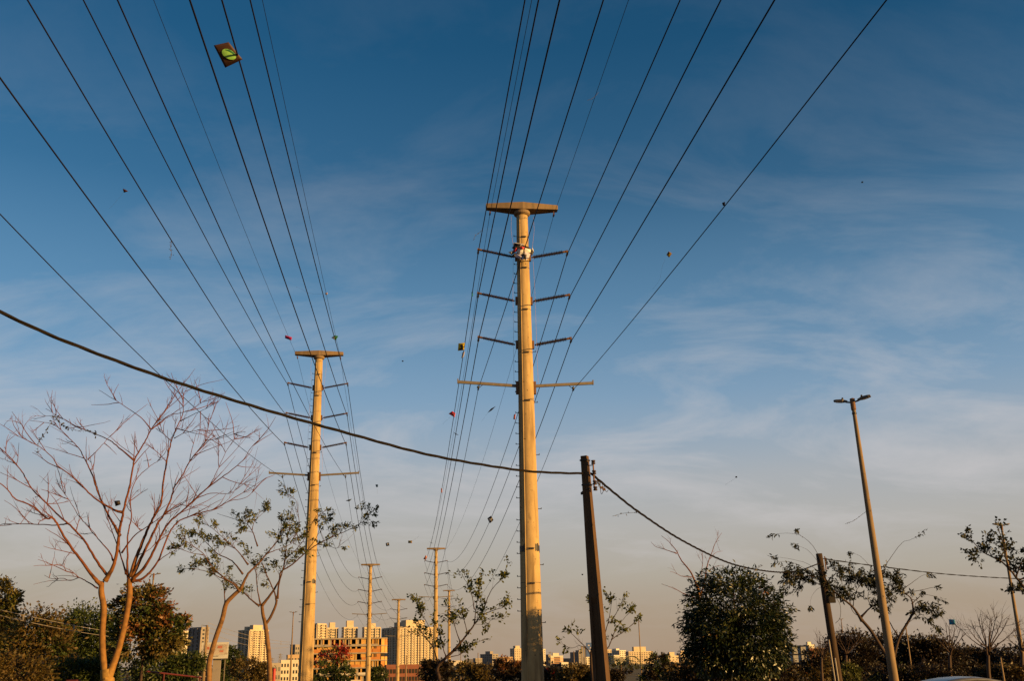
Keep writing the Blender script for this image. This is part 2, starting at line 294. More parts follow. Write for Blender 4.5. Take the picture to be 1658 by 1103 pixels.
# ------------------------------------------------------------------ concrete power poles
AT = {'cap': (1.22, 18.0), 'a1': (1.68, 16.38), 'a2': (1.70, 14.63), 'a3': (1.70, 12.93), 'hang': (1.72, 11.10)}
def shaft_r(z): return .387 - z*.0096
def make_pole():
    root = thing('power_pole', '', 'power pole', (0, 0, 0))
    b = MB(); zs = np.linspace(-3.5, 18.0, 24); b.lathe([(shaft_r(z), z) for z in zs], (0, 0, 0), n=32); b.build('shaft', MAT['concrete'], root, smooth=True)
    # haunched top beam: wide and deep in the middle, thin at its ends
    secs = [(-1.37, .13, 18.18, 18.36), (0, .33, 18.09, 18.375), (1.37, .13, 18.18, 18.36)]
    vs = []
    for x, hw, z0, z1 in secs: vs += [(x, -hw, z0), (x, hw, z0), (x, hw*.96, z1), (x, -hw*.96, z1)]
    fs = [(3, 2, 1, 0), (8, 9, 10, 11)]
    for k in (0, 4): fs += [(k+j, k+(j+1) % 4, k+4+(j+1) % 4, k+4+j) for j in range(4)]
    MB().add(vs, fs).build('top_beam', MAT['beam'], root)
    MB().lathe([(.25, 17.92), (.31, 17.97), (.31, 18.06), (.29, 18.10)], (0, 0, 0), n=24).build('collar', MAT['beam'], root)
    for s in (-1, 1):
        h = MB(); h.tube([(s*1.22, 0, 18.2), (s*1.22, 0, 18.1), (s*1.22, 0, 18.0)], [.02, .015, .03], 6); h.box((s*1.22, 0, 18.0), (.05, .22, .06)); h.build('shield_wire_hanger', MAT['rust'], root)
        e = MB(); e.tube([(s*.42, -.1, 17.85), (s*.44, -.12, 17.3), (s*.36, -.05, 16.6), (s*.41, -.06, 14.8), (s*.42, -.06, 13), (s*.44, -.06, 11.3)], .0045, 5); e.build('earth_wire', MAT['earth'], root)
        for a in ('a1', 'a2', 'a3'):
            tx, wz = AT[a]; r = shaft_r(wz); p0 = np.array([s*(r+.10), 0, wz-.15]); p1 = np.array([s*tx, 0, wz+.13]); ax = p1-p0; ln = np.linalg.norm(ax); ax /= ln
            prof = [(.03, 0), (.03, .04)]; ns = 23; L0, L1 = .08, ln-.17
            for i in range(ns):
                q = L0 + (L1-L0)*i/ns; st = (L1-L0)/ns; rr = .082 if i % 2 == 0 else .068
                prof += [(.034, q), (rr, q+st*.38), (rr*.96, q+st*.5), (.034, q+st*.62)]
            prof += [(.034, L1+.01), (.034, L1+.02)]
            ins = MB().lathe(prof, p0, ax, 10).build('line_post_insulator', MAT['silicone'], root)
            MB().box((s*(r+.035), 0, wz-.15), (.07, .13, .30)).build('mounting_plate', MAT['rust'], ins)
            MB().lathe([(.042, L1+.02), (.042, L1+.12), (.052, L1+.12), (.052, ln+.03)], p0, ax, 10).build('end_fitting', MAT['rust'], ins)
            c = MB(); c.box((s*tx, 0, wz+.06), (.04, .05, .12)); c.tube([(s*tx, -.17, wz-.005), (s*tx, -.06, wz+.01), (s*tx, .06, wz+.01), (s*tx, .17, wz-.005)], [.02, .042, .042, .02], 8); c.build('wire_clamp', MAT['black'], ins)
        r = shaft_r(11.2); bm = MB(); ang = math.atan2(.13, 2.1)
        bm.box((s*1.41, 0, 11.29), (2.1, .07, .10), rot=Matrix.Rotation(-s*ang, 3, 'Y'))
        bo = bm.build('steel_arm', MAT['steel'], root)
        MB().box((s*(r+.04), 0, 11.15), (.08, .16, .46)).build('mounting_plate', MAT['rust'], bo)
        MB().box((s*2.45, 0, 11.38), (.04, .08, .17)).build('end_plate', MAT['steel'], bo)
        hg = MB(); hg.tube([(s*1.52, 0, 11.29), (s*1.66, 0, 11.17), (s*1.72, 0, 11.2), (s*1.72, 0, 11.27)], .012, 5); hg.lathe([(.02, 0), (.05, .02), (.05, .06), (.02, .09)], (s*1.72, 0, 11.12), n=8); hg.box((s*1.72, 0, 11.1), (.05, .24, .05)); hg.build('cable_hanger', MAT['black'], bo)
    for z in (17.0, 15.75, 14.1, 12.45, 10.65, 5.45, 4.3):
        r = shaft_r(z) + .004; rg_ = MB(); rg_.lathe([(r-.02, z-.008), (r, z-.008), (r, z+.008), (r-.02, z+.008)], (0, 0, 0), n=24); rg_.box((.03, -r-.02, z-.03), (.14, .05, .045)); rg_.build('steel_band', MAT['black'], root)
    for a0, a1, z0, z1 in ((-200, -128, 5.36, 5.56), (-62, -20, 5.33, 5.58)):
        ts_ = MB(); vs = []; n_ = 7; rq = np.random.default_rng(int(-a0))
        for i_ in range(n_):
            q_ = R(a0+(a1-a0)*i_/(n_-1)); rr_ = shaft_r(5.4)+.012; e0, e1 = z0+rq.uniform(-.06, .05), z1+rq.uniform(-.07, .04); vs += [(math.cos(q_)*rr_, math.sin(q_)*rr_, e0), (math.cos(q_)*rr_, math.sin(q_)*rr_, e1)]
        ts_.add(vs, [(2*i_, 2*i_+2, 2*i_+3, 2*i_+1) for i_ in range(n_-1)]); o_ = ts_.build('torn_strap', MAT['black'], root); md_ = o_.modifiers.new('thick', 'SOLIDIFY'); md_.thickness = .012
    st = MB()
    for i in range(38):
        z = 3.0 + i*.38; r = shaft_r(z)
        for an in ((math.pi + .15) if i % 5 else (-.2),):
            c_, s_ = math.cos(an), math.sin(an); st.tube([(c_*(r-.02), s_*(r-.02), z), (c_*(r+.11), s_*(r+.11), z)], .012, 5); st.box((c_*(r+.11), s_*(r+.11), z+.012), (.025, .025, .05))
    st.build('step_bolts', MAT['black'], root, kind='stuff')
    a = R(-90-32); c_, s_ = math.cos(a), math.sin(a)
    MB().tube([(c_*(shaft_r(z)+.004), s_*(shaft_r(z)+.004), z) for z in np.linspace(-3, 17.7, 20)], .022, 6).build('conduit', MAT['concrete'], root, smooth=True)
    return root
LINES = {'R': [(.47, 35.0, 0.0), (-11.89, 152.0, .0), (-15.9, 243.0, .15)], 'L': [(-11.1, 55.3, .64), (-21.25, 149.7, -2.38), (-23.6, 207.0, -3.9)]}
def ldir(k):
    a = np.array(LINES[k][0]); b = np.array(LINES[k][1]); v = (a-b)*[1, 1, 0]; return v/np.linalg.norm(v)
def perp(k):
    d = ldir(k); n = np.array([-d[1], d[0], 0]); return n if n[0] > 0 else -n
pole_labels = {('R', 0): 'tallest nearest round concrete power pole with a torn kite tangled near its top', ('R', 1): 'slim concrete power pole rising behind the sapling just before the nearest pole\'s row turns small',
    ('R', 2): 'smallest concrete power pole of the nearer row, peeking out behind the sapling leaves', ('L', 0): 'second largest concrete power pole, crossed by the sparse leafy trees',
    ('L', 1): 'distant concrete power pole standing in front of the unfinished orange brick building', ('L', 2): 'small far concrete power pole standing in front of the dark and cream tower block'}
proto = make_pole()
for k, lst in LINES.items():
    n = perp(k)
    for i, p in enumerate(lst):
        o = proto if (k, i) == ('R', 0) else copy_tree(proto)
        o.location = p; o.rotation_euler = (0, 0, math.atan2(n[1], n[0])); tag(o, pole_labels[(k, i)], group='concrete power poles of the two lines')
# ------------------------------------------------------------------ conductors
SAG0 = {('R', 'cap', -1): .8, ('R', 'a1', -1): .8, ('R', 'a2', -1): .6, ('R', 'a3', -1): .78, ('R', 'hang', -1): 1.8, ('R', 'cap', 1): .82, ('R', 'a1', 1): 1.5, ('R', 'a2', 1): 1.48, ('R', 'a3', 1): 1.54, ('R', 'hang', 1): 2.26,
        ('L', 'cap', -1): 1.46, ('L', 'a1', -1): 2.28, ('L', 'a2', -1): 2.34, ('L', 'a3', -1): 2.6, ('L', 'hang', -1): 2.92, ('L', 'cap', 1): .48, ('L', 'a1', 1): 2.02, ('L', 'a2', 1): 2.28, ('L', 'a3', 1): 2.16, ('L', 'hang', 1): 2.72}
SAG1 = {('R', 'cap', -1): 2.0, ('R', 'a1', -1): 2.3, ('R', 'a2', -1): 2.35, ('R', 'a3', -1): 2.05, ('R', 'hang', -1): 2.8, ('R', 'cap', 1): 2.4, ('R', 'a1', 1): 3.4, ('R', 'a2', 1): 3.5, ('R', 'a3', 1): 3.65, ('R', 'hang', 1): 4.25,
        ('L', 'cap', -1): 1.8, ('L', 'a1', -1): 2.95, ('L', 'a2', -1): 3.05, ('L', 'a3', -1): 3.2, ('L', 'hang', -1): 3.05, ('L', 'cap', 1): 1.6, ('L', 'a1', 1): 1.8, ('L', 'a2', 1): 2.15, ('L', 'a3', 1): 2.45, ('L', 'hang', 1): 3.45}
WIRES = {}
lev = {'cap': 'thin wire under the {s} end of the beam', 'a1': 'black conductor on the {s} topmost insulator', 'a2': 'black conductor on the {s} middle insulator', 'a3': 'black conductor on the {s} lowest insulator', 'hang': 'thin cable hanging from the {s} lower steel arm'}
for (k, a, s), sg in SAG0.items():
    n = perp(k); d = ldir(k); x, z = AT[a]; tips = [np.array(p) + n*x*s + np.array([0, 0, z]) for p in LINES[k]]
    pts = []
    A = tips[0] + d*110
    for t in np.linspace(0, 1, 46)[:-1]: pts.append(A + (tips[0]-A)*t - np.array([0, 0, 4*sg*t*(1-t)]))
    for i in range(2):
        S1 = SAG1[(k, a, s)]*(1 if i == 0 else .55)
        for t in np.linspace(0, 1, 30)[:-1]: pts.append(tips[i] + (tips[i+1]-tips[i])*t - np.array([0, 0, 4*S1*t*(1-t)]))
    pts.append(tips[-1]); P = np.array(pts); WIRES[(k, a, s)] = P
    rad = {'cap': .0075, 'hang': .010}.get(a, .016)
    o = MB().tube(P, rad, 6).build('conductor' if a != 'cap' else 'shield_wire', MAT['wire'], smooth=True)
    tag(o, lev[a].format(s='left' if s < 0 else 'right') + (' of the nearest concrete pole' if k == 'R' else ' of the pole beside the bare tree'), 'power line', 'overhead wires of the concrete poles')
def on_wire(key, px, py):
    P = WIRES[key]; best = None
    for i in range(len(P)-1):
        if P[i+1][1] < 4 or P[i][1] < 4: continue
        for t in np.linspace(0, 1, 12):
            q = P[i]*(1-t) + P[i+1]*t; e = np.hypot(*(Pj(q) - (px, py)))
            if best is None or e < best[0]: best = (e, q)
    return best[1]
# ------------------------------------------------------------------ low-voltage poles and twisted cable
def twisted(pts, label, r=.017, n=3, pitch=1.1, sub=10):
    P = catmull(pts, sub); seg = np.linalg.norm(np.diff(P, axis=0), axis=1); ln = np.r_[0, np.cumsum(seg)]
    m = int(ln[-1]/.14); t = np.linspace(0, ln[-1], m); Q = np.stack([np.interp(t, ln, P[:, i]) for i in range(3)], 1)
    T = np.gradient(Q, axis=0); T /= np.linalg.norm(T, axis=1, keepdims=True); sd = np.cross(T, [0, 0, 1]); sd /= np.linalg.norm(sd, axis=1, keepdims=True); up = np.cross(sd, T)
    root = thing('twisted_cable', label, 'cable', Q[0], group='twisted low voltage cable spans')
    for j in range(n):
        a = 2*math.pi*(t/pitch + j/n); off = sd*np.cos(a)[:, None]*r*1.08 + up*np.sin(a)[:, None]*r*1.08
        MB().tube(Q+off, r, 6).build('strand', MAT['lvcable'], root, Q[0], smooth=True)
    return root
def square_pole():
    top = W(946.5, 739, 24); low = W(974.5, 1103, 24); dv = (low-top)/(low[2]-top[2]); base = top + dv*(-.6-top[2])
    Hh = top[2]-base[2]; lean = (top-base)
    root = thing('square_concrete_pole', 'dark weathered square concrete pole carrying the thick twisted cable', 'utility pole', base, R(-27))
    Rz = Matrix.Rotation(R(27), 3, 'Z'); ll = Rz @ Vector(lean)      # lean in local axes
    def pt(x, y, t): return (ll[0]*t + x, ll[1]*t + y, Hh*t)
    b = MB(); w0, w1, d0, d1 = .185, .078, .14, .07; ts = .53
    def sec(t, rec):
        wx = w0+(w1-w0)*t; dy = d0+(d1-d0)*t; k = rec*dy*.45
        return [pt(-wx, -dy, t), pt(-wx*.55, -dy, t), pt(-wx*.5, -dy+k, t), pt(wx*.5, -dy+k, t), pt(wx*.55, -dy, t), pt(wx, -dy, t), pt(wx, dy, t), pt(-wx, dy, t)]
    S_ = [(0, 1), (ts-.02, 1), (ts, 0), (.75, 0), (1, 0)]; vs = []; fs = []
    for t, rc in S_: vs += sec(t, rc)
    for i in range(len(S_)-1): fs += [(i*8+j, i*8+(j+1) % 8, i*8+8+(j+1) % 8, i*8+8+j) for j in range(8)]
    fs += [tuple(range(7, -1, -1)), tuple(range(32, 40))]; b.add(vs, fs); b.build('shaft', MAT['dark_concrete'], root)
    h = MB()
    for i in range(26):
        t = .56 + i*.0165; wx = w0+(w1-w0)*t; dy = d0+(d1-d0)*t
        h.lathe([(.012, 0), (.012, .006)], pt(0, -dy-.003, t), (0, -1, 0), 6)
    h.build('bolt_hole_discs', MAT['void'], root, kind='stuff')  # raised discs; the shade inside each hole is only their dark colour
    br = MB(); br.tube([pt(.07, -.03, .965), pt(.20, -.03, .965)], .012, 5); br.tube([pt(.07, -.03, .90), pt(.20, -.03, .90)], .012, 5); br.box(pt(.21, -.03, .93), (.02, .05, .62)); br.build('bracket', MAT['rust'], root)
    for t in (.975, .94, .905, .885):
        MB().lathe([(.02, -.05), (.05, -.045), (.05, -.015), (.028, 0), (.05, .015), (.05, .045), (.02, .05)], pt(.225, -.03, t), n=10).build('spool_insulator', MAT['silicone'], root)
    for t in (.985, .90): MB().box(pt(0, 0, t), (.2, .18, .035)).build('steel_band', MAT['black'], root)
    kn = MB(); kn.tube([pt(-.14, -.05, .875), pt(-.07, -.06, .88), pt(.1, -.08, .885)], .015, 5); kn.box(pt(-.12, -.05, .872), (.05, .05, .05)); kn.build('bolt', MAT['black'], root)
    return top
sq_top = square_pole()
A = W(0, 505, 14.2); B = W(943, 766, 23.9)
cable_pts = [(-260, 375), (-120, 447), (0, 505), (75, 540), (150, 570), (225, 598), (300, 624), (430, 664), (560, 701), (700, 738), (835, 761), (900, 766), (943, 767)]
twisted([ray_plan(x, y, A, B) for x, y in cable_pts], 'thick twisted black cable sweeping from the upper left to the square concrete pole', .0145, 3, 1.9)
A = W(955, 768, 23.8); B = W(1327, 912, 50)
twisted([ray_plan(x, y, A, B) for x, y in [(957, 767), (1000, 803), (1035, 830), (1100, 873), (1170, 908), (1215, 921), (1260, 927), (1292, 925), (1326, 913)]], 'twisted cable dipping from the square concrete pole to the timber pole', .015, 3, 1.5)
A = W(1333, 905, 50); B = W(1800, 950, 62)
twisted([ray_plan(x, y, A, B) for x, y in [(1332, 905), (1380, 912), (1450, 921), (1540, 931), (1658, 938), (1800, 941)]], 'thin twisted cable running from the timber pole out past the edge tree', .015, 2, 1.8)
# loose tie wires and connectors at the square pole
tw = thing('connector_bundle', 'tangle of loose connectors hanging on the cable beside the square concrete pole', 'connector', W(968, 778, 25.0)); o0 = np.array(tw.location)
rng = np.random.default_rng(8)
for i in range(7):
    p = W(963+i*2.4, 772+i*2.0, 25.0+i*.05); q = MB(); q.tube(catmull([p, p+[rng.uniform(-.03, .05), 0, -.08], p+[rng.uniform(-.02, .1), 0, -.2-.12*(i == 4)], p+[rng.uniform(0, .12), 0, -.16]], 4), .007, 5); q.build('tie_wire', MAT['black'], tw, o0)
for p in (W(975, 790, 25.2), W(978, 793, 25.2), W(969, 779, 25.1)): MB().box(p, (.07, .06, .05)).build('clamp', MAT['rust'], tw, o0)
def timber_pole():
    top = W(1326, 897, 50); low = W(1357, 1100, 50); dv = (low-top)/(low[2]-top[2]); base = top+dv*(-.4-top[2]); base = np.array(base)
    root = thing('timber_pole', 'leaning dark timber pole with a meter box among the leafy branches', 'utility pole', base)
    MB().tube([base+(top-base)*t for t in np.linspace(0, 1, 8)], np.linspace(.20, .15, 8), 10).build('shaft', MAT['wood'], root, base, smooth=True)
    c = base+(top-base)*.70
    bx = MB(); bx.box(c+np.array([.24, -.1, 0]), (.33, .22, .52)); bo = bx.build('meter_box', MAT['black'], root, base)
    MB().box(c+np.array([.24, -.213, 0]), (.27, .015, .44)).build('box_door', MAT['void'], bo, base)
    for t, l in ((.93, .1), (.96, .08), (.90, .12)):
        q = base+(top-base)*t; MB().lathe([(.02, -.07), (.06, -.05), (.03, 0), (.06, .05), (.02, .07)], q+np.array([.2+l, -.03, 0]), n=8).build('spool_insulator', MAT['silicone'], root, base)
    q = base+(top-base)*.93; MB().box(q+np.array([.23, -.03, 0]), (.04, .06, .7)).build('bracket', MAT['rust'], root, base)
    for dx, t1 in ((-.22, .42), (-.06, .30)):
        MB().tube([base+(top-base)*t+np.array([dx, -.2, 0]) for t in np.linspace(0, t1, 6)], .038, 8).build('conduit', MAT['pipe'], root, base, smooth=True)
    lp = MB(); lp.tube(catmull([c+np.array([.38, -.1, .1]), c+np.array([.62, -.1, -.35]), c+np.array([.55, -.1, -.95]), c+np.array([.3, -.1, -1.2])], 5), .012, 5); lp.build('loose_cable', MAT['black'], root, base)
timber_pole()
# ------------------------------------------------------------------ street lamps
def make_lamp(Hh=10.0):
    root = thing('street_lamp', '', 'street lamp', (0, 0, 0))
    MB().lathe([(.155-.0095*z, z) for z in np.linspace(-3, Hh, 14)], (0, 0, 0), n=16).build('shaft', MAT['lamp_post'], root, smooth=True)
    c = MB(); c.lathe([(.075, Hh-.35), (.085, Hh-.34), (.085, Hh+.04), (.05, Hh+.06)], (0, 0, 0), n=12); c.build('collar', MAT['rust'], root)
    MB().lathe([(.068, Hh-.5), (.078, Hh-.49), (.078, Hh-.44), (.068, Hh-.43)], (0, 0, 0), n=12).build('steel_band', MAT['black'], root)
    for s in (-1, 1):
        am = MB(); am.tube([(s*.05, 0, Hh-.08), (s*.22, 0, Hh-.04)], .028, 8); am.build('arm', MAT['black'], root)
        rot = Matrix.Rotation(-s*R(11), 3, 'Y'); b = MB()
        secs = [(.17, .035, .03), (.27, .06, .05), (.32, .105, .06), (.53, .11, .04), (.61, .09, .022)]; vs = []; fs = []
        for x, hw, hh in secs:
            for yy, zz in ((-hw, -.03), (hw, -.03), (hw*.8, hh), (-hw*.8, hh)): vs.append(rot @ Vector((s*x, yy, zz)) + Vector((0, 0, Hh-.06)))
        for i in range(4): fs += [(i*4+j, i*4+(j+1) % 4, i*4+4+(j+1) % 4, i*4+4+j) for j in range(4)]
        fs += [(3, 2, 1, 0), (16, 17, 18, 19)]; b.add(vs, fs); hd = b.build('lamp_head', MAT['lamphead'], root)
        MB().box(rot @ Vector((s*.45, 0, -.038)) + Vector((0, 0, Hh-.06)), (.2, .15, .014), rot=rot).build('lamp_glass', MAT['lens'], hd)
        MB().lathe([(.03, 0), (.035, .05), (.02, .075)], rot @ Vector((s*.33, 0, .055)) + Vector((0, 0, Hh-.06)), n=8).build('photocell', MAT['black'], hd)
    return root
lamp = make_lamp()
def put_lamp(o, top_px, d, label, low_px=None, yaw=0):
    top = W(top_px[0], top_px[1], d); o.location = (top[0], top[1], top[2]-10.0); o.rotation_euler = (0, 0, yaw)
    if low_px:
        low = W(low_px[0], low_px[1], d); dv = (top-low); q = Vector((0, 0, 1)).rotation_difference(Vector(dv).normalized()); b = top - np.array(q @ Vector((0, 0, 10.0)))
        o.location = b; o.rotation_euler = (q.to_matrix() @ Matrix.Rotation(yaw, 3, 'Z')).to_euler()
    tag(o, label, 'street lamp', 'street lamps with two heads')
put_lamp(lamp, (1380, 648), 33, 'tall near street lamp with two flat heads, standing in the sparse drooping tree', (1447, 1100), R(-28))
for tp, d, lb, lp, yw in (((1621, 850), 68, 'street lamp whose head pokes above the dark edge tree', (1652, 1040), 10), ((475, 992), 160, 'slim street lamp between the forked tree and the second concrete pole', None, 0), ((249, 930), 93, 'street lamp whose heads rise above the reddish treetop', None, 15),
        ((1362, 1003), 235, 'tiny far street lamp behind the timber pole and branches', None, 20), ((746, 1045), 330, 'tiny street lamp far behind the sapling', None, 5)):
    put_lamp(copy_tree(lamp), tp, d, lb, lp, R(yw))
def plain_pole(px, py0, d, label, r=.09, arm=None, head=False):
    top = W(px, py0, d); zb = gz(0, d)-.5; base = np.array([top[0], top[1], zb])
    root = thing('thin_post', label, 'post', base, group='thin posts in the middle distance')
    MB().lathe([(r*1.25, 0), (r*.8, top[2]-zb)], (0, 0, 0), n=10).build('shaft', MAT['lamp_post'], root, smooth=True)
    if arm: MB().tube([(0, 0, top[2]-zb-.1), (arm, 0, top[2]-zb+.02), (arm, 0, top[2]-zb-.5)], .035, 6).build('arm', MAT['steel'], root)
    if head:
        hb = MB(); hb.box((head*.35, 0, top[2]-zb+.03), (.6, .22, .09)); hb.build('lamp_head', MAT['lamphead'], root)
    return root, top
plain_pole(335.5, 1013, 115, 'pale post beside the white billboard, with a hooked arm', .16, -.6)
plain_pole(293, 1036, 80, 'thin post in front of the small reddish treetop\'s right side', .09)
plain_pole(1034, 1006, 222, 'thin single head lamp post between the sapling and the round tree', .11, head=-1)
plain_pole(680, 1020, 330, 'thin dark post in front of the cream tower block', .17)
plain_pole(658, 1062, 230, 'short thin post under the cream tower block', .13)
plain_pole(561, 1018, 230, 'thin post in front of the unfinished brick building', .10)
plain_pole(594, 1060, 200, 'low white post near the foot of the distant pole', .08)
plain_pole(774, 1058, 260, 'thin post among brown bushes under the grey office blocks', .11)
plain_pole(929, 1055, 200, 'thin post carrying boxes before the striped city block', .10)
plain_pole(1466, 1010, 75, 'thin dark post inside the drooping tree\'s branches', .05)
plain_pole(1620, 1066, 55, 'short pale post in the dark hedge under the bare shrub', .05)
plain_pole(1375, 1068, 60, 'short pale post by the foot of the timber pole', .05)
# ------------------------------------------------------------------ trees
def jitter_depth(pts, d, rng, sc, off0=0.):
    e = off0 + rng.uniform(-sc, sc); n = len(pts)
    return [W(x, y, d + off0 + (e-off0)*(i/max(1, n-1))) for i, (x, y) in enumerate(pts)]
def twigs(mb, P, rad_end, rng, n, ln, norm, lo=.2, depth=1, spread=.9, up=.35, tips=None, rr=.009):
    """side shoots along the smooth limb P"""
    k = len(P)
    for _ in range(n):
        i = int((lo + (1-lo)*rng.uniform(0, 1)**.8)*(k-2)); i = min(max(i, 1), k-2)
        t = P[i+1]-P[i-1]; t /= np.linalg.norm(t) + 1e-9
        d = t*.8 + rng.normal(size=3)*spread*.6 + np.array([0, 0, up]); d /= np.linalg.norm(d); l = ln*rng.uniform(.4, 1.25); q = [P[i]]
        bend = rng.normal(size=3)*.22 + np.array([0, 0, .18])
        for s in range(5):
            d = d + bend*.22 + rng.normal(size=3)*.09; d /= np.linalg.norm(d); q.append(q[-1]+d*l/5)
        q = np.array(q); r = rr*rng.uniform(.7, 1.2); mb.tube(q, np.linspace(r, r*.35, 6), 4, norm=norm)
        if tips is not None: tips.append((q, d))
        if depth > 1 and rng.uniform() < .85: twigs(mb, q, 0, rng, rng.integers(1, 4), l*.55, norm, .25, depth-1, spread, up, tips, r*.6)
def traced_tree(name, label, cat, base_pts, base_r, limbs, d, barkm, rng, depth_sc=1.2, twig_n=6, twig_len=.7, twig_d=2, norm=.1, px_r=None, group=None, rr=.009, tsp=.9, lr=1.0, up=.35):
    """base_pts: list of trunk polylines (px); limbs: (points px, r0 m, r1 m)"""
    p0 = W(base_pts[0][0][0], base_pts[0][0][1], d); o0 = np.array([p0[0], p0[1], gz(0, d)]); root = thing(name, label, cat, o0, group=group)
    tr = MB()
    for i, (pts, rr_) in enumerate(zip(base_pts, base_r)):
        P = [W(x, y, d) for x, y in pts]
        if i == 0: P = [np.array([P[0][0], P[0][1], gz(0, d)-.3])] + P
        Q = catmull(P, 5); tr.tube(Q, np.array(np.interp(np.linspace(0, 1, len(Q)), np.linspace(0, 1, len(rr_)), rr_))*min(1, lr+.1), 12, norm=norm)
    tr.build('trunk', barkm, root, o0, smooth=True)
    tw = MB(); tips = []
    for j, (pts, ra, rb, *shoot) in enumerate(limbs):
        P = jitter_depth(pts, d, rng, depth_sc*min(1, len(pts)/7)); Q = catmull(P, 5)
        Q[1:-1] = .5*Q[1:-1] + .25*(Q[2:]+Q[:-2]); Q[1:-1] += rng.normal(size=(len(Q)-2, 3))*.004
        lb = MB(); lb.tube(Q, lr*(ra*(1+.55*np.exp(-np.linspace(0, 1, len(Q))*14))) + lr*(rb-ra)*np.linspace(0, 1, len(Q))**.75, 8, norm=norm); lb.build('limb', barkm, root, o0, smooth=True)
        L_ = np.linalg.norm(np.diff(Q, axis=0), axis=1).sum()
        if shoot:
            k_ = max(4, int(len(Q)*shoot[0])); tips += [(Q[-k_:], (Q[-1]-Q[-2])*8)]*2
            continue
        tips.append((Q[-8:], Q[-1]-Q[-2]))
        if twig_n: twigs(tw, Q, rb, rng, int(twig_n*max(.4, L_/3)), twig_len, norm, .22, twig_d, tips=tips, rr=rr, spread=tsp, up=up)
    if tw.v: tw.build('twigs', barkm, root, o0, kind='stuff')
    return root, tips, o0
rng = np.random.default_rng(11)
# the big bare twin-stemmed tree
A_ = [[(174, 1115), (173, 1100), (172, 1085)], [(172, 1095), (168, 1075), (166, 1050), (166, 1020), (168, 985), (164, 960), (165, 942)], [(175, 1098), (183, 1078), (191, 1055), (199, 1025), (206, 990), (210, 962), (209, 938)]]
Ar = [[.19, .18, .16], [.12, .095, .088, .085, .088, .085, .066], [.13, .10, .09, .085, .082, .085, .066]]
Al = [
 ([(164, 948), (152, 936), (139, 918), (120, 893), (103, 868), (92, 848), (84, 838), (76, 840), (51, 819), (25, 809), (15, 796), (0, 783), (-14, 776)], .055, .012),
 ([(172, 940), (174, 933), (164, 920), (151, 900), (139, 879), (126, 864), (110, 848), (95, 835), (76, 816), (51, 791), (38, 768), (23, 748), (0, 726), (-15, 712)], .052, .012),
 ([(110, 848), (90, 851), (55, 849), (20, 849), (0, 850), (-12, 868)], .022, .007),
 ([(158, 953), (140, 942), (128, 936), (115, 941), (100, 937), (85, 938), (72, 932)], .02, .006), ([(128, 936), (115, 925), (105, 920), (96, 914)], .012, .005),
 ([(170, 942), (180, 925), (186, 910), (191, 880), (195, 850), (198, 840), (200, 827), (208, 796), (211, 783), (216, 753), (221, 738), (234, 717), (244, 697), (254, 682), (274, 656), (284, 639), (296, 622)], .062, .008),
 ([(216, 745), (188, 721), (175, 712), (152, 702), (127, 692), (102, 679), (74, 662)], .024, .007), ([(244, 695), (229, 677), (208, 662), (183, 646), (160, 632)], .018, .006),
 ([(246, 695), (262, 682), (277, 672), (297, 668), (312, 662), (328, 651), (343, 641)], .018, .006),
 ([(194, 868), (185, 851), (178, 840), (168, 819), (157, 794), (150, 771), (142, 753), (137, 743), (127, 725), (112, 710), (99, 697), (84, 687), (48, 681)], .042, .007),
 ([(142, 745), (162, 725), (178, 707), (198, 690)], .014, .005),
 ([(198, 830), (180, 824), (152, 806), (132, 786), (112, 768), (94, 755), (84, 740), (66, 725), (51, 717), (15, 700)], .034, .006),
 ([(183, 908), (177, 894), (164, 879), (151, 864), (140, 850), (127, 835), (115, 815), (105, 800), (98, 780)], .022, .006),
 ([(208, 937), (206, 920), (207, 900), (206, 880), (209, 855), (213, 838), (211, 816), (213, 795), (222, 775), (235, 762), (250, 750), (268, 741)], .036, .006),
 ([(211, 935), (220, 905), (232, 875), (240, 855), (249, 838), (261, 814), (264, 783), (269, 753), (274, 728), (279, 710), (287, 690), (295, 674), (297, 662), (296, 644), (303, 628)], .055, .007),
 ([(292, 682), (312, 672), (333, 662), (355, 650)], .014, .005), ([(282, 710), (300, 701), (317, 698), (333, 693)], .012, .005), ([(277, 714), (266, 704), (252, 694)], .014, .008),
 ([(213, 936), (228, 905), (245, 870), (257, 845), (264, 836), (277, 809), (282, 789), (295, 771), (310, 743), (328, 723), (333, 712), (338, 687), (350, 652)], .05, .007),
 ([(315, 738), (338, 728), (368, 717), (386, 707)], .015, .005), ([(333, 714), (361, 709), (391, 698)], .013, .005),
 ([(214, 940), (235, 918), (250, 890), (262, 865), (275, 845), (297, 827), (315, 809), (338, 789), (356, 776), (376, 761), (396, 743), (406, 725), (420, 715)], .046, .006),
 ([(338, 789), (348, 771), (356, 753), (368, 728), (386, 705)], .014, .005), ([(315, 809), (340, 799), (366, 800), (381, 794), (398, 768)], .015, .005),
 ([(214, 941), (225, 940), (240, 930), (258, 905), (272, 868), (285, 848), (303, 838), (328, 830), (350, 824), (373, 811), (399, 806), (421, 784)], .044, .006),
 ([(197, 896), (215, 871), (231, 858), (246, 848), (264, 835), (292, 818), (318, 803)], .022, .007), ([(204, 930), (197, 905), (185, 870), (176, 845), (170, 815)], .03, .007),
 ([(222, 900), (243, 890), (262, 868), (285, 856)], .014, .005)]
traced_tree('bare_tree', 'large leafless reddish tree with two smooth tan stems', 'tree', A_, Ar, Al, 26, MAT['bark_red'], rng, 1.5, 8, .95, 3, .13, rr=.0112, lr=.76, tsp=.7, up=.2)
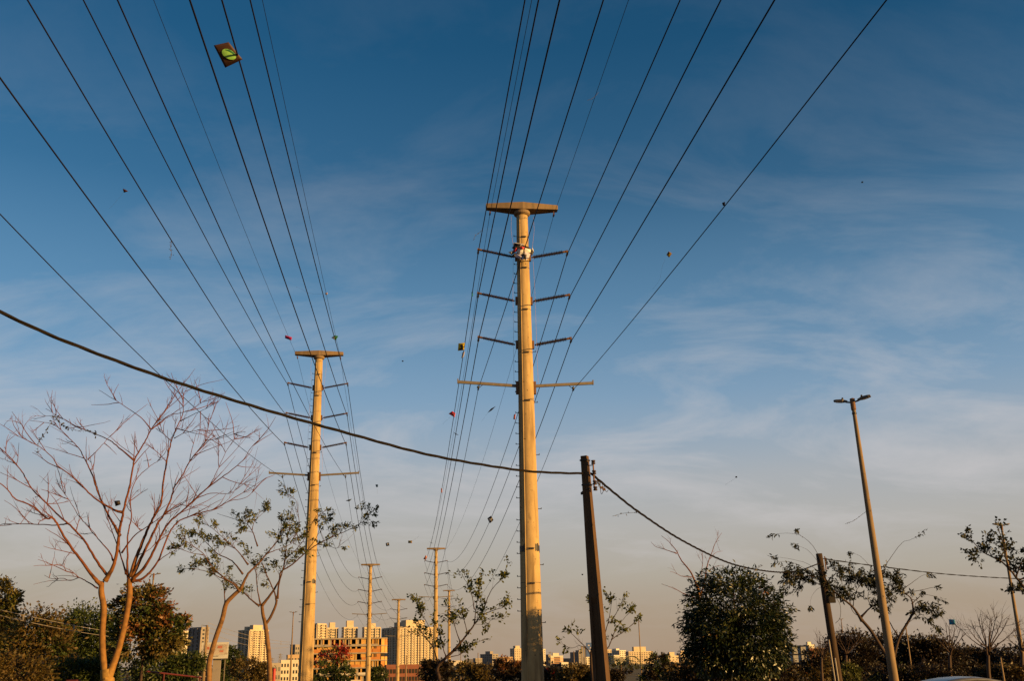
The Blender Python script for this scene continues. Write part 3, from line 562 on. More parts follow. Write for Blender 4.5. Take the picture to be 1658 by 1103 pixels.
def leafy(name, label, base, br, limbs, d, bark, lfm, seed, leaf=.13, per=26, spread=.22, along=.4, twig_n=5, twig_len=.5, ratio=.4, droop=.3, dsc=1.0, skip=0., rr=.008, group=None, lr=1.0):
    rg = np.random.default_rng(seed)
    root, tips, o0 = traced_tree(name, label, 'tree', base, br, limbs, d, bark, rg, dsc, twig_n, twig_len, 2, .13, group=group, rr=rr, lr=lr)
    pts = []; drs = []
    for q, dd in tips:
        if rg.uniform() < skip: continue
        n = int(per*rg.uniform(.5, 1.4)); i = rg.integers(int(len(q)*(1-along)), len(q), n); f = rg.uniform(0, 1, n)[:, None]
        b = q[i]; a = q[np.maximum(i-1, 0)]; pts.append(a+(b-a)*f + rg.normal(size=(n, 3))*spread*np.array([.5, .5, .42])*.55); dn = dd/(np.linalg.norm(dd)+1e-9); drs.append(np.repeat([dn*.6], n, 0))
    leaves('foliage', np.vstack(pts), leaf, lfm, root, o0, rg, ratio, droop, np.vstack(drs))
    return root
leafy('leafy_tree', 'leaning tree with sparse green leaf tufts beside the billboard', [[(338, 1105), (339, 1073), (348, 1038), (360, 1003), (366, 979), (376, 967), (389, 955)]], [[.15, .135, .12, .115, .11, .10, .09]], [
 ([(389, 956), (402, 929), (414, 918), (432, 897), (449, 877), (455, 862), (466, 845)], .07, .012), ([(388, 959), (379, 947), (361, 935), (341, 915), (329, 897), (309, 882), (282, 865)], .055, .01),
 ([(375, 944), (355, 935), (335, 926), (309, 921), (290, 925)], .03, .008), ([(393, 930), (376, 909), (352, 897), (338, 883), (323, 868), (312, 856)], .04, .01), ([(402, 915), (385, 893), (367, 877), (344, 856), (317, 841)], .035, .008),
 ([(417, 885), (408, 859), (396, 847), (373, 839), (352, 832)], .03, .008), ([(408, 859), (412, 845), (425, 832), (438, 822)], .02, .006), ([(364, 978), (363, 956), (361, 941)], .03, .02), ([(329, 899), (310, 896), (290, 888), (278, 882)], .02, .006),
 ([(432, 897), (450, 890), (470, 882), (490, 868)], .025, .008)], 37, MAT['bark_tan'], MAT['lf_green'], 21, .118, 21, .17, along=.3, twig_n=13, twig_len=.7, dsc=1.6, lr=.66, skip=.42)
leafy('leafy_tree', 'forked slender tree whose leaf tufts cross the second concrete pole', [[(437, 1105), (435, 1058), (430, 1014), (426, 997), (424, 980)], [(430, 1012), (438, 1000), (446, 982), (448, 972)]], [[.12, .11, .10, .08, .07], [.07, .06, .055, .05]], [
 ([(448, 974), (443, 956), (432, 932), (426, 918), (420, 905)], .045, .015), ([(424, 982), (437, 965), (452, 941), (455, 926), (473, 915), (493, 897), (514, 882), (543, 868), (566, 858), (587, 846), (598, 833)], .06, .008),
 ([(422, 981), (417, 956), (414, 926), (409, 905)], .04, .012), ([(420, 982), (408, 973), (391, 956), (379, 944), (366, 930)], .045, .015), ([(449, 970), (452, 944), (461, 912), (464, 877), (470, 855)], .05, .012),
 ([(470, 880), (484, 855), (482, 828), (478, 809), (458, 798)], .025, .006), ([(495, 895), (512, 872), (520, 850), (535, 838)], .022, .006), ([(514, 882), (530, 884), (546, 888), (552, 872)], .02, .006), ([(462, 905), (480, 890), (500, 862), (508, 842), (528, 826)], .025, .006)], 38.3, MAT['bark_tan'], MAT['lf_green'], 22, .118, 20, .17, along=.3, twig_n=12, twig_len=.65, skip=.5, dsc=1.5, lr=.72)
leafy('sapling', 'small spreading sapling with loose leaves left of the nearest concrete pole', [[(712, 1110), (708, 1089), (711, 1077), (720, 1068), (735, 1054)]], [[.08, .07, .062, .055, .045]], [
 ([(735, 1054), (750, 1036), (766, 1015), (776, 1000), (784, 984)], .05, .018), ([(779, 997), (799, 989), (815, 984), (826, 977)], .02, .006), ([(768, 1010), (771, 984), (776, 959), (778, 928)], .022, .006), ([(784, 984), (794, 959), (807, 943), (820, 930)], .02, .006),
 ([(768, 987), (763, 960), (755, 943), (742, 922)], .018, .005), ([(709, 1077), (702, 1051), (689, 1033), (678, 1018), (668, 1004)], .03, .006), ([(720, 1067), (748, 1059), (773, 1041), (795, 1034)], .02, .005), ([(700, 1045), (697, 1020), (684, 998), (676, 978), (662, 960)], .016, .004),
 ([(745, 1042), (738, 1020), (733, 1000), (726, 985)], .022, .006), ([(757, 1028), (752, 1005), (748, 985)], .02, .006), ([(722, 1065), (716, 1045), (712, 1025), (702, 1008)], .022, .006), ([(776, 1000), (786, 1000), (796, 1005), (806, 996)], .014, .005)], 30, MAT['bark_dark'], MAT['lf_green'], 23, .10, 9, .15, twig_n=16, twig_len=.42, ratio=.55, dsc=1.0, rr=.005, lr=.7)
leafy('sapling', 'thin half bare sapling hidden partly behind the square concrete pole', [[(960, 1110), (958, 1085), (957, 1063), (960, 1045)]], [[.06, .05, .045, .04]], [
 ([(957, 1063), (951, 1052), (934, 1035), (925, 1026), (920, 1018)], .022, .004), ([(960, 1045), (962, 1020), (960, 995), (957, 975)], .02, .006), ([(962, 1062), (984, 1050), (990, 1037), (1003, 1028), (1021, 1015), (1030, 1006)], .025, .006), ([(975, 1040), (984, 1012), (988, 990), (991, 968)], .02, .005), ([(988, 1010), (1000, 990), (1006, 977), (1011, 966)], .016, .005),
 ([(951, 1052), (938, 1046), (928, 1050), (914, 1047)], .012, .003), ([(990, 1037), (998, 1018), (1014, 998), (1026, 986)], .014, .004)], 27.5, MAT['bark_dark'], MAT['lf_green'], 24, .11, 8, .12, twig_n=14, twig_len=.36, ratio=.5, dsc=.6, rr=.004, skip=.3, lr=.75)
traced_tree('bare_tree', 'thin leafless branches sticking out above the dense round tree', 'tree', [[(1142, 1110), (1138, 1050), (1134, 990), (1130, 950)]], [[.09, .08, .06, .05]], [
 ([(1130, 955), (1119, 928), (1104, 909), (1095, 892), (1083, 878), (1071, 868)], .035, .006), ([(1096, 897), (1076, 890), (1062, 886), (1054, 878)], .016, .005), ([(1134, 965), (1140, 945), (1145, 916), (1152, 897), (1159, 878), (1169, 863)], .032, .005), ([(1138, 950), (1136, 930), (1138, 905), (1136, 896)], .018, .005),
 ([(1130, 970), (1112, 964), (1092, 954), (1071, 946)], .022, .005), ([(1120, 935), (1105, 934), (1092, 928), (1085, 926)], .014, .004), ([(1148, 925), (1158, 918), (1172, 916)], .014, .004), ([(1150, 905), (1160, 895), (1170, 893)], .01, .004)], 38, MAT['bark_red'], np.random.default_rng(5), 1.0, 7, .45, 2, .09, rr=.006)
leafy('drooping_tree', 'sparse tree with long drooping leafy shoots around the near street lamp', [[(1446, 1112), (1445, 1095), (1442, 1075), (1435, 1062), (1425, 1046), (1410, 1022), (1394, 1003)], [(1444, 1085), (1449, 1058), (1456, 1033), (1469, 1010), (1479, 992)]], [[.115, .105, .10, .09, .085, .08, .07], [.08, .07, .065, .06, .05]], [
 ([(1396, 1006), (1381, 984), (1363, 969), (1351, 959), (1340, 948)], .07, .03), ([(1351, 959), (1338, 940), (1331, 915), (1320, 890), (1308, 876), (1292, 866), (1268, 864), (1242, 868)], .02, .004, .3), ([(1300, 871), (1293, 864), (1290, 858)], .008, .004, .6),
 ([(1394, 1000), (1410, 984), (1425, 977), (1440, 965)], .05, .012), ([(1479, 994), (1476, 971), (1461, 959), (1440, 948)], .05, .012), ([(1456, 1033), (1446, 1018), (1435, 997), (1428, 980)], .04, .012),
 ([(1340, 945), (1325, 912), (1310, 893), (1299, 887), (1287, 882)], .012, .004, .3), ([(1345, 950), (1333, 933), (1307, 913), (1276, 905), (1247, 901)], .014, .004, .28), ([(1340, 945), (1315, 928), (1285, 912), (1262, 910), (1252, 913)], .012, .004, .4),
 ([(1351, 959), (1330, 940), (1305, 932), (1282, 934), (1266, 946)], .018, .005), ([(1363, 969), (1335, 950), (1310, 942), (1296, 950), (1290, 966)], .016, .005), ([(1345, 952), (1325, 945), (1300, 938), (1275, 940)], .014, .005), ([(1351, 959), (1330, 952), (1318, 960), (1312, 975), (1313, 985)], .01, .003, .25),
 ([(1430, 985), (1429, 950), (1430, 925), (1443, 902), (1461, 879), (1476, 874), (1498, 860)], .022, .005, .28), ([(1425, 975), (1420, 935), (1404, 912), (1389, 899), (1374, 895)], .016, .004, .25), ([(1461, 962), (1487, 957), (1510, 952), (1521, 951)], .02, .005, .5), ([(1476, 979), (1490, 966), (1506, 964), (1536, 977)], .022, .005, .6), ([(1461, 956), (1481, 941), (1495, 932), (1508, 931)], .016, .004, .4),
 ([(1381, 984), (1385, 960), (1395, 945), (1400, 930)], .022, .006), ([(1394, 1000), (1380, 990), (1372, 962), (1358, 935), (1348, 915)], .02, .005), ([(1440, 965), (1452, 945), (1456, 930)], .018, .005), ([(1479, 992), (1495, 985), (1508, 992), (1520, 1003)], .014, .004), ([(1410, 984), (1405, 965), (1412, 945), (1395, 938)], .02, .006), ([(1469, 1010), (1486, 1000), (1500, 1004), (1512, 1018)], .012, .003), ([(1425, 977), (1418, 958), (1424, 940), (1436, 930)], .018, .005), ([(1363, 969), (1370, 945), (1385, 935), (1392, 925)], .018, .005), ([(1476, 971), (1488, 975), (1500, 988)], .016, .005), ([(1440, 948), (1425, 943), (1412, 950)], .014, .005)], 44, MAT['bark_dark'], MAT['lf_dark'], 25, .165, 11, .16, twig_n=17, twig_len=.62, ratio=.36, droop=.6, dsc=1.3, rr=.0075, lr=.8, skip=0.)
leafy('edge_tree', 'dark big leaved branch reaching in at the edge, over the far street lamp', [[(1730, 1120), (1720, 1040), (1700, 990), (1672, 962)]], [[.16, .14, .11, .08]], [
 ([(1672, 962), (1658, 951), (1639, 928), (1624, 912), (1606, 902), (1588, 892), (1577, 879), (1565, 866)], .06, .008), ([(1634, 923), (1627, 900), (1624, 880), (1618, 862), (1613, 848)], .03, .006), ([(1645, 935), (1652, 915), (1662, 900), (1680, 880)], .03, .008), ([(1606, 902), (1598, 886), (1597, 872)], .02, .006), ([(1588, 892), (1578, 899), (1574, 905)], .015, .006),
 ([(1672, 962), (1655, 958), (1640, 957), (1630, 955)], .025, .008), ([(1650, 940), (1668, 930), (1690, 915)], .03, .01), ([(1620, 908), (1626, 895), (1640, 888)], .02, .006), ([(1639, 928), (1650, 920), (1660, 925)], .02, .006)], 30, MAT['bark_dark'], MAT['lf_dark'], 26, .10, 7, .12, twig_n=20, twig_len=.34, ratio=.62, dsc=.6, rr=.005, lr=.75)
def bush(name, label, cat, blobs, d, specs, seed, trunk=True, leaf=.22, ratio=.45, droop=.2, ry=None, clump=.26, bark='bark_dark', group=None, nclump=1.0, rand=.9, ntw=26):
    """blobs: (cx, cy, rx, ry) in photo px; specs: list of (material key, number of leaves, min rel. height, max rel. height)"""
    rg = np.random.default_rng(seed); cs = []
    for cx, cy, rx, ryy in blobs:
        c = W(cx, cy, d); k = d/FPX; cs.append((c, np.array([rx*k, (ry or .8)*rx*k, ryy*k])))
    c0 = cs[0][0]; o0 = np.array([c0[0], d, gz(0, d)]); root = thing(name, label, cat, o0, group=group)
    if trunk:
        t = MB(); zb = gz(0, d)-.3; r = max(.07, cs[0][1][0]*.055); Q = catmull([np.array([c0[0], d, zb]), np.array([c0[0]+r, d, (zb+c0[2])/2]), c0], 4); t.tube(Q, np.linspace(r*1.3, r*.6, len(Q)), 8, norm=.15)
        t.build('trunk', MAT[bark], root, o0, smooth=True); lm = MB()
        for c, rad in cs:
            for _ in range(5):
                v = rg.normal(size=3); v[2] = abs(v[2])*.8; v /= np.linalg.norm(v); e = c+v*rad*.85; m = (c0+e)/2+rg.normal(size=3)*rad*.12
                s0 = c0-[0, 0, rad[2]*.6*rg.uniform()]; lm.tube(catmull([s0, m, e], 4), np.linspace(r*.45, r*.08, 9), 5, norm=.15)
        lm.build('limbs', MAT[bark], root, o0)
    vol = [float(np.prod(q[1]))**.67 for q in cs]; tot = sum(vol); stray = []
    if ntw:
        tm = MB(); rt = max(.006, .28*d/FPX)
        for _ in range(ntw):
            c, rad = cs[rg.integers(0, len(cs))]; v = rg.normal(size=3); v[2] = abs(v[2])+.25; v /= np.linalg.norm(v); p0 = c+v*rad*.7; L_ = rad.mean()*rg.uniform(.4, .75); q = [p0]; dd = v.copy()
            for _k in range(5): dd = dd+rg.normal(size=3)*.22; dd /= np.linalg.norm(dd); q.append(q[-1]+dd*L_/5)
            q = np.array(q); tm.tube(q, np.linspace(rt*1.3, rt*.5, 6), 4, norm=.15)
            for _k in range(2): e = dd+rg.normal(size=3)*.7; e /= np.linalg.norm(e); tm.tube([q[3], q[3]+e*L_*.3], [rt*.7, rt*.4], 4, norm=.15)
            f = rg.uniform(1.5, 5, 7); i0 = f.astype(int); stray.append(q[i0]+(q[np.minimum(i0+1, 5)]-q[i0])*(f-i0)[:, None])
        tm.build('twigs', MAT[bark], root, o0, kind='stuff'); stray = np.vstack(stray)
    for mk, n, lo, hi in specs:
        P = []; D = []
        for (c, rad), v in zip(cs, vol):
            nn = int(n*v/tot); ncl = max(6, int(nn/45*nclump)); u = rg.normal(size=(ncl*4, 3)); u /= np.linalg.norm(u, axis=1, keepdims=True)
            u *= (rg.uniform(.25, 1, len(u))**.45*rg.uniform(rand, 1.06, len(u)))[:, None]; h = (u[:, 2]+1)/2; u = u[(h >= lo) & (h <= hi)][:ncl]
            if not len(u): continue
            cc = c+u*rad; i = rg.integers(0, len(cc), nn); g = rg.normal(size=(nn, 3))*clump*rad.mean()*.62
            q = cc[i]+g*np.array([1, 1, .75]); P.append(q); dd = (q-c)/rad; D.append(dd/(np.linalg.norm(dd, axis=1, keepdims=True)+1e-6)*.8)
        if P:
            if len(stray): P.append(stray); D.append(rg.normal(size=stray.shape)); stray = []
            P = np.vstack(P); D = np.vstack(D); ok = P[:, 2] > gz(0, d)-.2; leaves('foliage', P[ok], leaf, MAT[mk], root, o0, rg, ratio, droop, D[ok])
    return root
# dense round tree
bush('round_tree', 'dense round dark tree with narrow glossy leaves, wholly leafy', 'tree', [(1190, 1006, 84, 82), (1218, 1036, 62, 62), (1156, 1040, 50, 56)], 32, [('lf_ficus', 28000, 0, 1), ('lf_orange', 50, .3, .9)], 31, leaf=.135, ratio=.32, droop=.4, clump=.10, bark='bark_tan', nclump=3.2, ntw=8, rand=.96)
bd = [
 ('yellowish tree at the frame edge with a long thin leafy twig', [(2, 985, 24, 42), (-25, 1010, 40, 60), (26, 968, 10, 8)], 46, [('lf_yellow', 2600, .2, 1), ('lf_green', 900, 0, .7)], .2),
 ('wide brownish green tree mass left of the bare tree', [(45, 1055, 62, 66), (-5, 1060, 60, 50), (85, 1060, 30, 45)], 60, [('lf_brown', 8500, 0, 1), ('lf_deep', 3500, 0, .8)], .26),
 ('dense dark green domed tree behind the bare tree\'s stems', [(140, 1036, 46, 52), (175, 1040, 32, 42), (110, 1055, 32, 50)], 68, [('lf_deep', 10000, 0, 1)], .24),
 ('leafy tree with a rust red top behind the bare tree', [(236, 990, 40, 44), (225, 1035, 42, 45), (262, 1030, 34, 44), (298, 1005, 9, 9), (196, 985, 14, 16)], 50, [('lf_orange', 900, .55, 1), ('lf_yellow', 2600, .1, .95), ('lf_deep', 2200, 0, .8), ('lf_brown', 1200, 0, 1)], .24),
 ('low green shrub at the foot of the rust topped tree', [(262, 1083, 50, 24), (300, 1080, 30, 24)], 57, [('lf_deep', 4500, 0, 1)], .2),
 ('low dark shrub below the domed dark green tree', [(112, 1094, 45, 22), (160, 1092, 35, 22)], 52, [('lf_deep', 4500, 0, 1)], .2),
 ('low brown shrub at the frame corner', [(30, 1095, 50, 24), (-20, 1090, 40, 30)], 50, [('lf_brown', 3500, 0, 1)], .22),
 ('small dark green tree behind the billboard column', [(378, 1068, 14, 18), (366, 1085, 20, 20)], 150, [('lf_deep', 2500, 0, 1)], .4),
 ('brown scrub below the pair of cream towers', [(400, 1086, 26, 16), (425, 1090, 18, 12)], 140, [('lf_brown', 3000, 0, 1)], .36),
 ('shrub with red blossom in front of the unfinished building', [(540, 1064, 24, 18), (556, 1070, 14, 14), (520, 1075, 12, 14)], 120, [('lf_redfl', 520, .3, 1), ('lf_green', 420, 0, .8)], .34),
 ('tall thin green shrub under the red blossom', [(524, 1090, 20, 17), (556, 1094, 18, 12)], 116, [('lf_deep', 1300, 0, 1)], .36),
 ('small green tree between the distant pole and the unfinished building', [(613, 1094, 12, 13)], 190, [('lf_deep', 1200, 0, 1)], .5),
 ('dark brown tree at the foot of the sapling', [(695, 1088, 14, 16), (718, 1090, 18, 16)], 110, [('lf_dusk', 2600, 0, 1)], .34),
 ('brown bush under the grey office blocks', [(758, 1086, 22, 16), (785, 1090, 20, 16)], 100, [('lf_brown', 2600, 0, 1)], .3),
 ('rusty brown bush beside the nearest pole\'s foot', [(815, 1084, 20, 22), (838, 1086, 16, 20)], 92, [('lf_orange', 500, .3, 1), ('lf_dusk', 1800, 0, 1)], .28),
 ('dark bush right of the nearest pole\'s foot', [(893, 1092, 22, 14)], 90, [('lf_dusk', 1800, 0, 1), ('lf_redfl', 50, .4, 1)], .28),
 ('brown bush left of the square pole\'s foot', [(930, 1090, 24, 16), (950, 1088, 14, 14)], 85, [('lf_brown', 2200, 0, 1)], .28),
 ('low dark bush behind the square pole\'s foot', [(988, 1094, 20, 14)], 84, [('lf_dusk', 1600, 0, 1)], .28),
 ('rounded dark tree standing before the white city block', [(1066, 1075, 17, 20), (1055, 1092, 22, 16), (1080, 1092, 16, 16)], 100, [('lf_dusk', 1800, 0, 1), ('lf_deep', 1200, 0, 1)], .3),
 ('brown scrub between the dark round headed trees', [(1100, 1090, 24, 18), (1118, 1082, 14, 18)], 80, [('lf_brown', 2200, 0, 1)], .28),
 ('olive shrub in front of the red brick building', [(1322, 1078, 22, 26), (1296, 1095, 30, 14)], 75, [('lf_brown', 2200, 0, 1), ('lf_dusk', 1200, 0, 1)], .24),
 ('dark brownish tree behind the timber pole', [(1378, 1062, 40, 34), (1350, 1080, 30, 26)], 78, [('lf_dusk', 6500, 0, 1)], .26),
 ('dark spreading tree behind the near street lamp', [(1440, 1070, 44, 40), (1410, 1085, 40, 26)], 82, [('lf_dusk', 7000, 0, 1)], .26),
 ('dark wide tree mass right of the near street lamp', [(1520, 1072, 50, 34), (1485, 1070, 36, 34)], 80, [('lf_dusk', 7500, 0, 1)], .26),
 ('dark hedge tree below the bare shrub', [(1600, 1084, 48, 28), (1570, 1080, 40, 28)], 84, [('lf_dusk', 6500, 0, 1), ('lf_deep', 1500, 0, .6)], .26),
 ('dark hedge at the frame edge under the far street lamp', [(1655, 1080, 36, 32), (1690, 1075, 40, 36)], 80, [('lf_dusk', 5000, 0, 1)], .26),
 ('low dark undergrowth beneath the dense round tree', [(1185, 1096, 60, 15), (1245, 1094, 50, 16), (1130, 1096, 34, 13)], 37, [('lf_dusk', 4200, 0, 1), ('lf_brown', 1300, 0, 1), ('lf_orange', 120, .3, 1)], .16),
 ('low green plant beside the foot of the timber pole', [(1376, 1092, 16, 16)], 52, [('lf_green', 900, 0, 1)], .16),
 ('low dark shrub before the hedge near the car', [(1490, 1095, 44, 14), (1440, 1096, 34, 12)], 62, [('lf_dusk', 3800, 0, 1), ('lf_green', 300, .3, 1)], .2),
 ('low brown shrub at the right foot of the hedge', [(1625, 1096, 40, 14)], 60, [('lf_brown', 1200, 0, 1), ('lf_dusk', 1800, 0, 1)], .2),
]
for i, (lb, bl, d, sp, lf) in enumerate(bd):
    if any(t_ in lb for t_ in ("pole's foot", 'office', 'scrub between', 'white city')): bl = [(x_, y_+5, rx_, ry_*.86) for x_, y_, rx_, ry_ in bl]
    tall = ('tree' in lb.split(' behind')[0]) and 'hedge at' not in lb
    bush('background_tree' if tall else 'shrub', lb, 'tree' if tall else 'shrub', bl, d, [(m_, int(n_*1.55), a_, b_) for m_, n_, a_, b_ in sp], 100+i, leaf=lf*.86, group='trees and shrubs of the waste ground')
def bare_fan(label, px, pyb, pyt, half, d, seed, n=9, group='bare shrubs on the hedge line', bark='bark_dark'):
    rg = np.random.default_rng(seed); limbs = []
    for j in range(n):
        a = (j/(n-1)*2-1)*.95 + rg.uniform(-.08, .08); ex = px + half*a; ey = pyt + (pyb-pyt)*.35*a*a + rg.uniform(-4, 6)
        limbs.append(([(px+rg.uniform(-2, 2), pyb-(pyb-pyt)*.18*rg.uniform()), (px+half*a*.35, pyb+(ey-pyb)*.4), (px+half*a*.75, pyb+(ey-pyb)*.72), (ex, ey)], .045, .008))
    traced_tree('bare_shrub', label, 'tree', [[(px+1, pyb+32), (px, pyb+12), (px, pyb)]], [[.11, .10, .08]], limbs, d, MAT[bark], rg, 1.4, 10, .9, 2, .12, group=group, rr=.011, tsp=1.0)
bare_fan('round headed leafless tree standing over the dark hedge', 1600, 1062, 992, 46, 58, 61, 11)
bare_fan('low leafless twigs rising from the dark tree mass', 1538, 1062, 1010, 26, 66, 62, 7)
bare_fan('low leafless twiggy crown left of the near street lamp', 1370, 1062, 1022, 36, 66, 63, 7)
bare_fan('twiggy leafless shrub above the red brick building', 1330, 1066, 1033, 14, 70, 64, 6)
bare_fan('leafless twigs just inside the frame edge behind the lamp', 1655, 1058, 1012, 26, 66, 65, 6)
def palm(px, py, d):
    c = W(px, py, d); o0 = np.array([c[0], d, gz(0, d)]); root = thing('palm_tree', 'small dark palm on the waste ground below the city blocks', 'palm', o0)
    MB().tube([np.array([c[0], d, o0[2]-.2]), c], [.16, .12], 8, norm=.15).build('trunk', MAT['bark_dark'], root, o0); rg = np.random.default_rng(9)
    for j in range(14):
        a = 2*math.pi*j/14; el = rg.uniform(.2, .9); dv = np.array([math.cos(a), math.sin(a), 0]); P = catmull([c, c+dv*.7+[0, 0, el*.8], c+dv*1.4+[0, 0, el*.7], c+dv*1.9+[0, 0, el*.1-.3]], 4)
        f = MB()
        for i in range(2, len(P)-1):
            t = P[i]-P[i-1]; t /= np.linalg.norm(t); sd = np.cross(t, [0, 0, 1]); sd /= np.linalg.norm(sd)
            for s in (-1, 1): f.add([P[i], P[i]+t*.06, P[i]+sd*s*.42+t*.25-np.array([0, 0, .12])], [(0, 1, 2)])
        f.tube(P, .02, 4); f.build('frond', MAT['lf_deep'], root, o0)
palm(1005, 1078, 88)
# ------------------------------------------------------------------ buildings
def building(label, xl, xc, xr, ytop, d, psi, wall='cream', floors=10, cl=4, cr=5, crown=None, zbase=None, winm='glass', name='tower_block', ww=.5, wh=.5, band=None, group='blocks of the far city', back=14, cat='building'):
    """xl|xc|xr: photo px of the left edge, the near corner and the right edge; psi: how far the block is turned"""
    ps = R(psi); c = W(xc, ytop, d); k = d/FPX; zb = gz(0, d)-3 if zbase is None else zbase; Hh = c[2]-zb
    wl = max(3, (xc-xl)*k/max(.12, math.cos(ps))) if xc > xl else back; wr = max(3, (xr-xc)*k/max(.12, math.sin(ps))) if xr > xc else back
    root = thing(name, label, cat, (c[0], d, zb), 0, group)
    dl = Vector((-math.cos(ps), math.sin(ps), 0)); dr = Vector((math.sin(ps), math.cos(ps), 0))
    p = [Vector((0, 0, 0)), dr*wr, dr*wr+dl*wl, dl*wl]
    MB().prism([(q.x, q.y) for q in p], 0, Hh).build('wall', MAT[wall], root)
    wn = MB(); wn2 = MB(); fh = (Hh-3 if Hh > 12 else Hh)/floors
    z0 = Hh-fh*floors
    for dirv, wdt, n in ((dl, wl, cl), (dr, wr, cr)):
        if n < 1: continue
        nrm = Vector((-dirv.y, dirv.x, 0)) if dirv is dl else Vector((dirv.y, -dirv.x, 0)); 
        if nrm.dot(Vector((0, -1, 0))) < 0 and abs(nrm.y) > .2: nrm = -nrm
        a = math.atan2(dirv.y, dirv.x)
        for i in range(n):
            for j in range(floors):
                q = dirv*(wdt*(i+.5)/n) + Vector((0, 0, z0+fh*(j+.5)))
                wn.box(q, (wdt/n*ww, .24, fh*wh), rz=a)
    if name == 'tower_block' and floors >= 12:
        for dirv, wdt, n in ((dl, wl, cl), (dr, wr, cr)):
            if n < 4: continue
            a = math.atan2(dirv.y, dirv.x); nv = Vector((dirv.y, -dirv.x, 0)); nv = nv if nv.dot(dl*wl+dr*wr) < 0 else -nv
            for i in range(0, n+1, 3 if n > 8 else 2): MB().box(dirv*(wdt*min(max(i/n, .02), .98)) + nv*.35 + Vector((0, 0, Hh/2)), (min(.9, wdt/n*.3), .9, Hh), rz=a).build('pier', MAT[wall], root)
            for i in range(1, n, 3):
                for j in range(floors): bl_ = dirv*(wdt*(i+.5)/n) + nv*.45 + Vector((0, 0, z0+fh*(j+.16))); wn2.box(bl_, (wdt/n*.8, .9, fh*.3), rz=a)
        if wn2.v: wn2.build('balconies', MAT[wall], root, kind='stuff')
    if wn.v: wn.build('windows', MAT[winm], root, kind='stuff')
    if band:
        for j in range(1, floors):
            bd_ = MB(); m = (dl*wl+dr*wr)/2; bb = [q+(q-m).normalized()*.35 for q in p]; bd_.prism([(q.x, q.y) for q in bb], z0+fh*j-fh*.16, z0+fh*j+fh*.16); bd_.build('floor_band', MAT[band], root)
    m = (dl*wl+dr*wr)/2
    pr = MB(); bb = [m+(q-m)*1.02 for q in p]; pr.prism([(q.x, q.y) for q in bb], Hh, Hh+.9); pr.build('parapet', MAT[wall], root)
    if crown:
        for fx, fs, h in crown:
            MB().box(m+dl*(wl*(fx-.5))+Vector((0, 0, Hh+.9+h/2)), (wl*fs, wr*.5, h), rz=-ps).build('rooftop_house', MAT[wall], root)
    return root
b_ = building
b_('pale tower partly hidden by the rust topped tree, with a lit end wall', 262, 296, 305, 1024, 820, 32, 'white', 12, 8, 2)
b_('grey tower just left of the white billboard', 303, 327, 335, 1018, 800, 32, 'grey', 13, 6, 2)
b_('twin tower block with a shaded side and a lit cream side full of balconies', 381, 405, 428, 1022, 900, 42, 'cream', 20, 7, 7, [(.3, .3, 4), (.8, .2, 3)], ww=.55, wh=.5)
b_('tall cream slab just behind the second concrete pole\'s edge', 496, 514, 525, 1012, 820, 35, 'cream', 20, 6, 4)
b_('green glazed tower with a stepped roof house', 525, 530, 546, 1019, 830, 66, 'cream', 18, 1, 5, [(.5, .5, 4)], winm='greenglass', ww=.78)
b_('cream tower with a central roof house above the unfinished building', 551, 557, 577, 1018, 830, 68, 'cream', 18, 1, 6, [(.5, .4, 5)], winm='greenglass', ww=.7)
b_('cream tower partly behind the distant concrete pole', 585, 590, 614, 1018, 830, 66, 'cream', 18, 1, 6, [(.6, .3, 3)], winm='greenglass', ww=.72)
b_('broad tower block with a dark side and a long lit side of small windows', 614, 646, 702, 1018, 750, 58, 'cream', 21, 9, 18, [(.3, .3, 5), (.75, .25, 4)], ww=.55, wh=.45)
b_('grey slab block beside the slim street lamp', 469, 478, 486, 1047, 620, 35, 'grey', 8, 4, 3)
b_('low white house with square windows near the red post', 452, 455, 480, 1073, 480, 70, 'white', 4, 1, 6, name='house')
b_('low dim house left of the red post', 432, 440, 452, 1078, 470, 50, 'grey', 3, 3, 3, name='house')
b_('low cream house above the white house', 462, 466, 484, 1064, 560, 66, 'tan', 4, 1, 4, name='house')
b_('low red brick shell with open bays under the broad tower block', 622, 626, 692, 1082, 350, 74, 'redbrick', 3, 1, 14, winm='void', ww=.7, wh=.55, name='unfinished_building', zbase=-6)
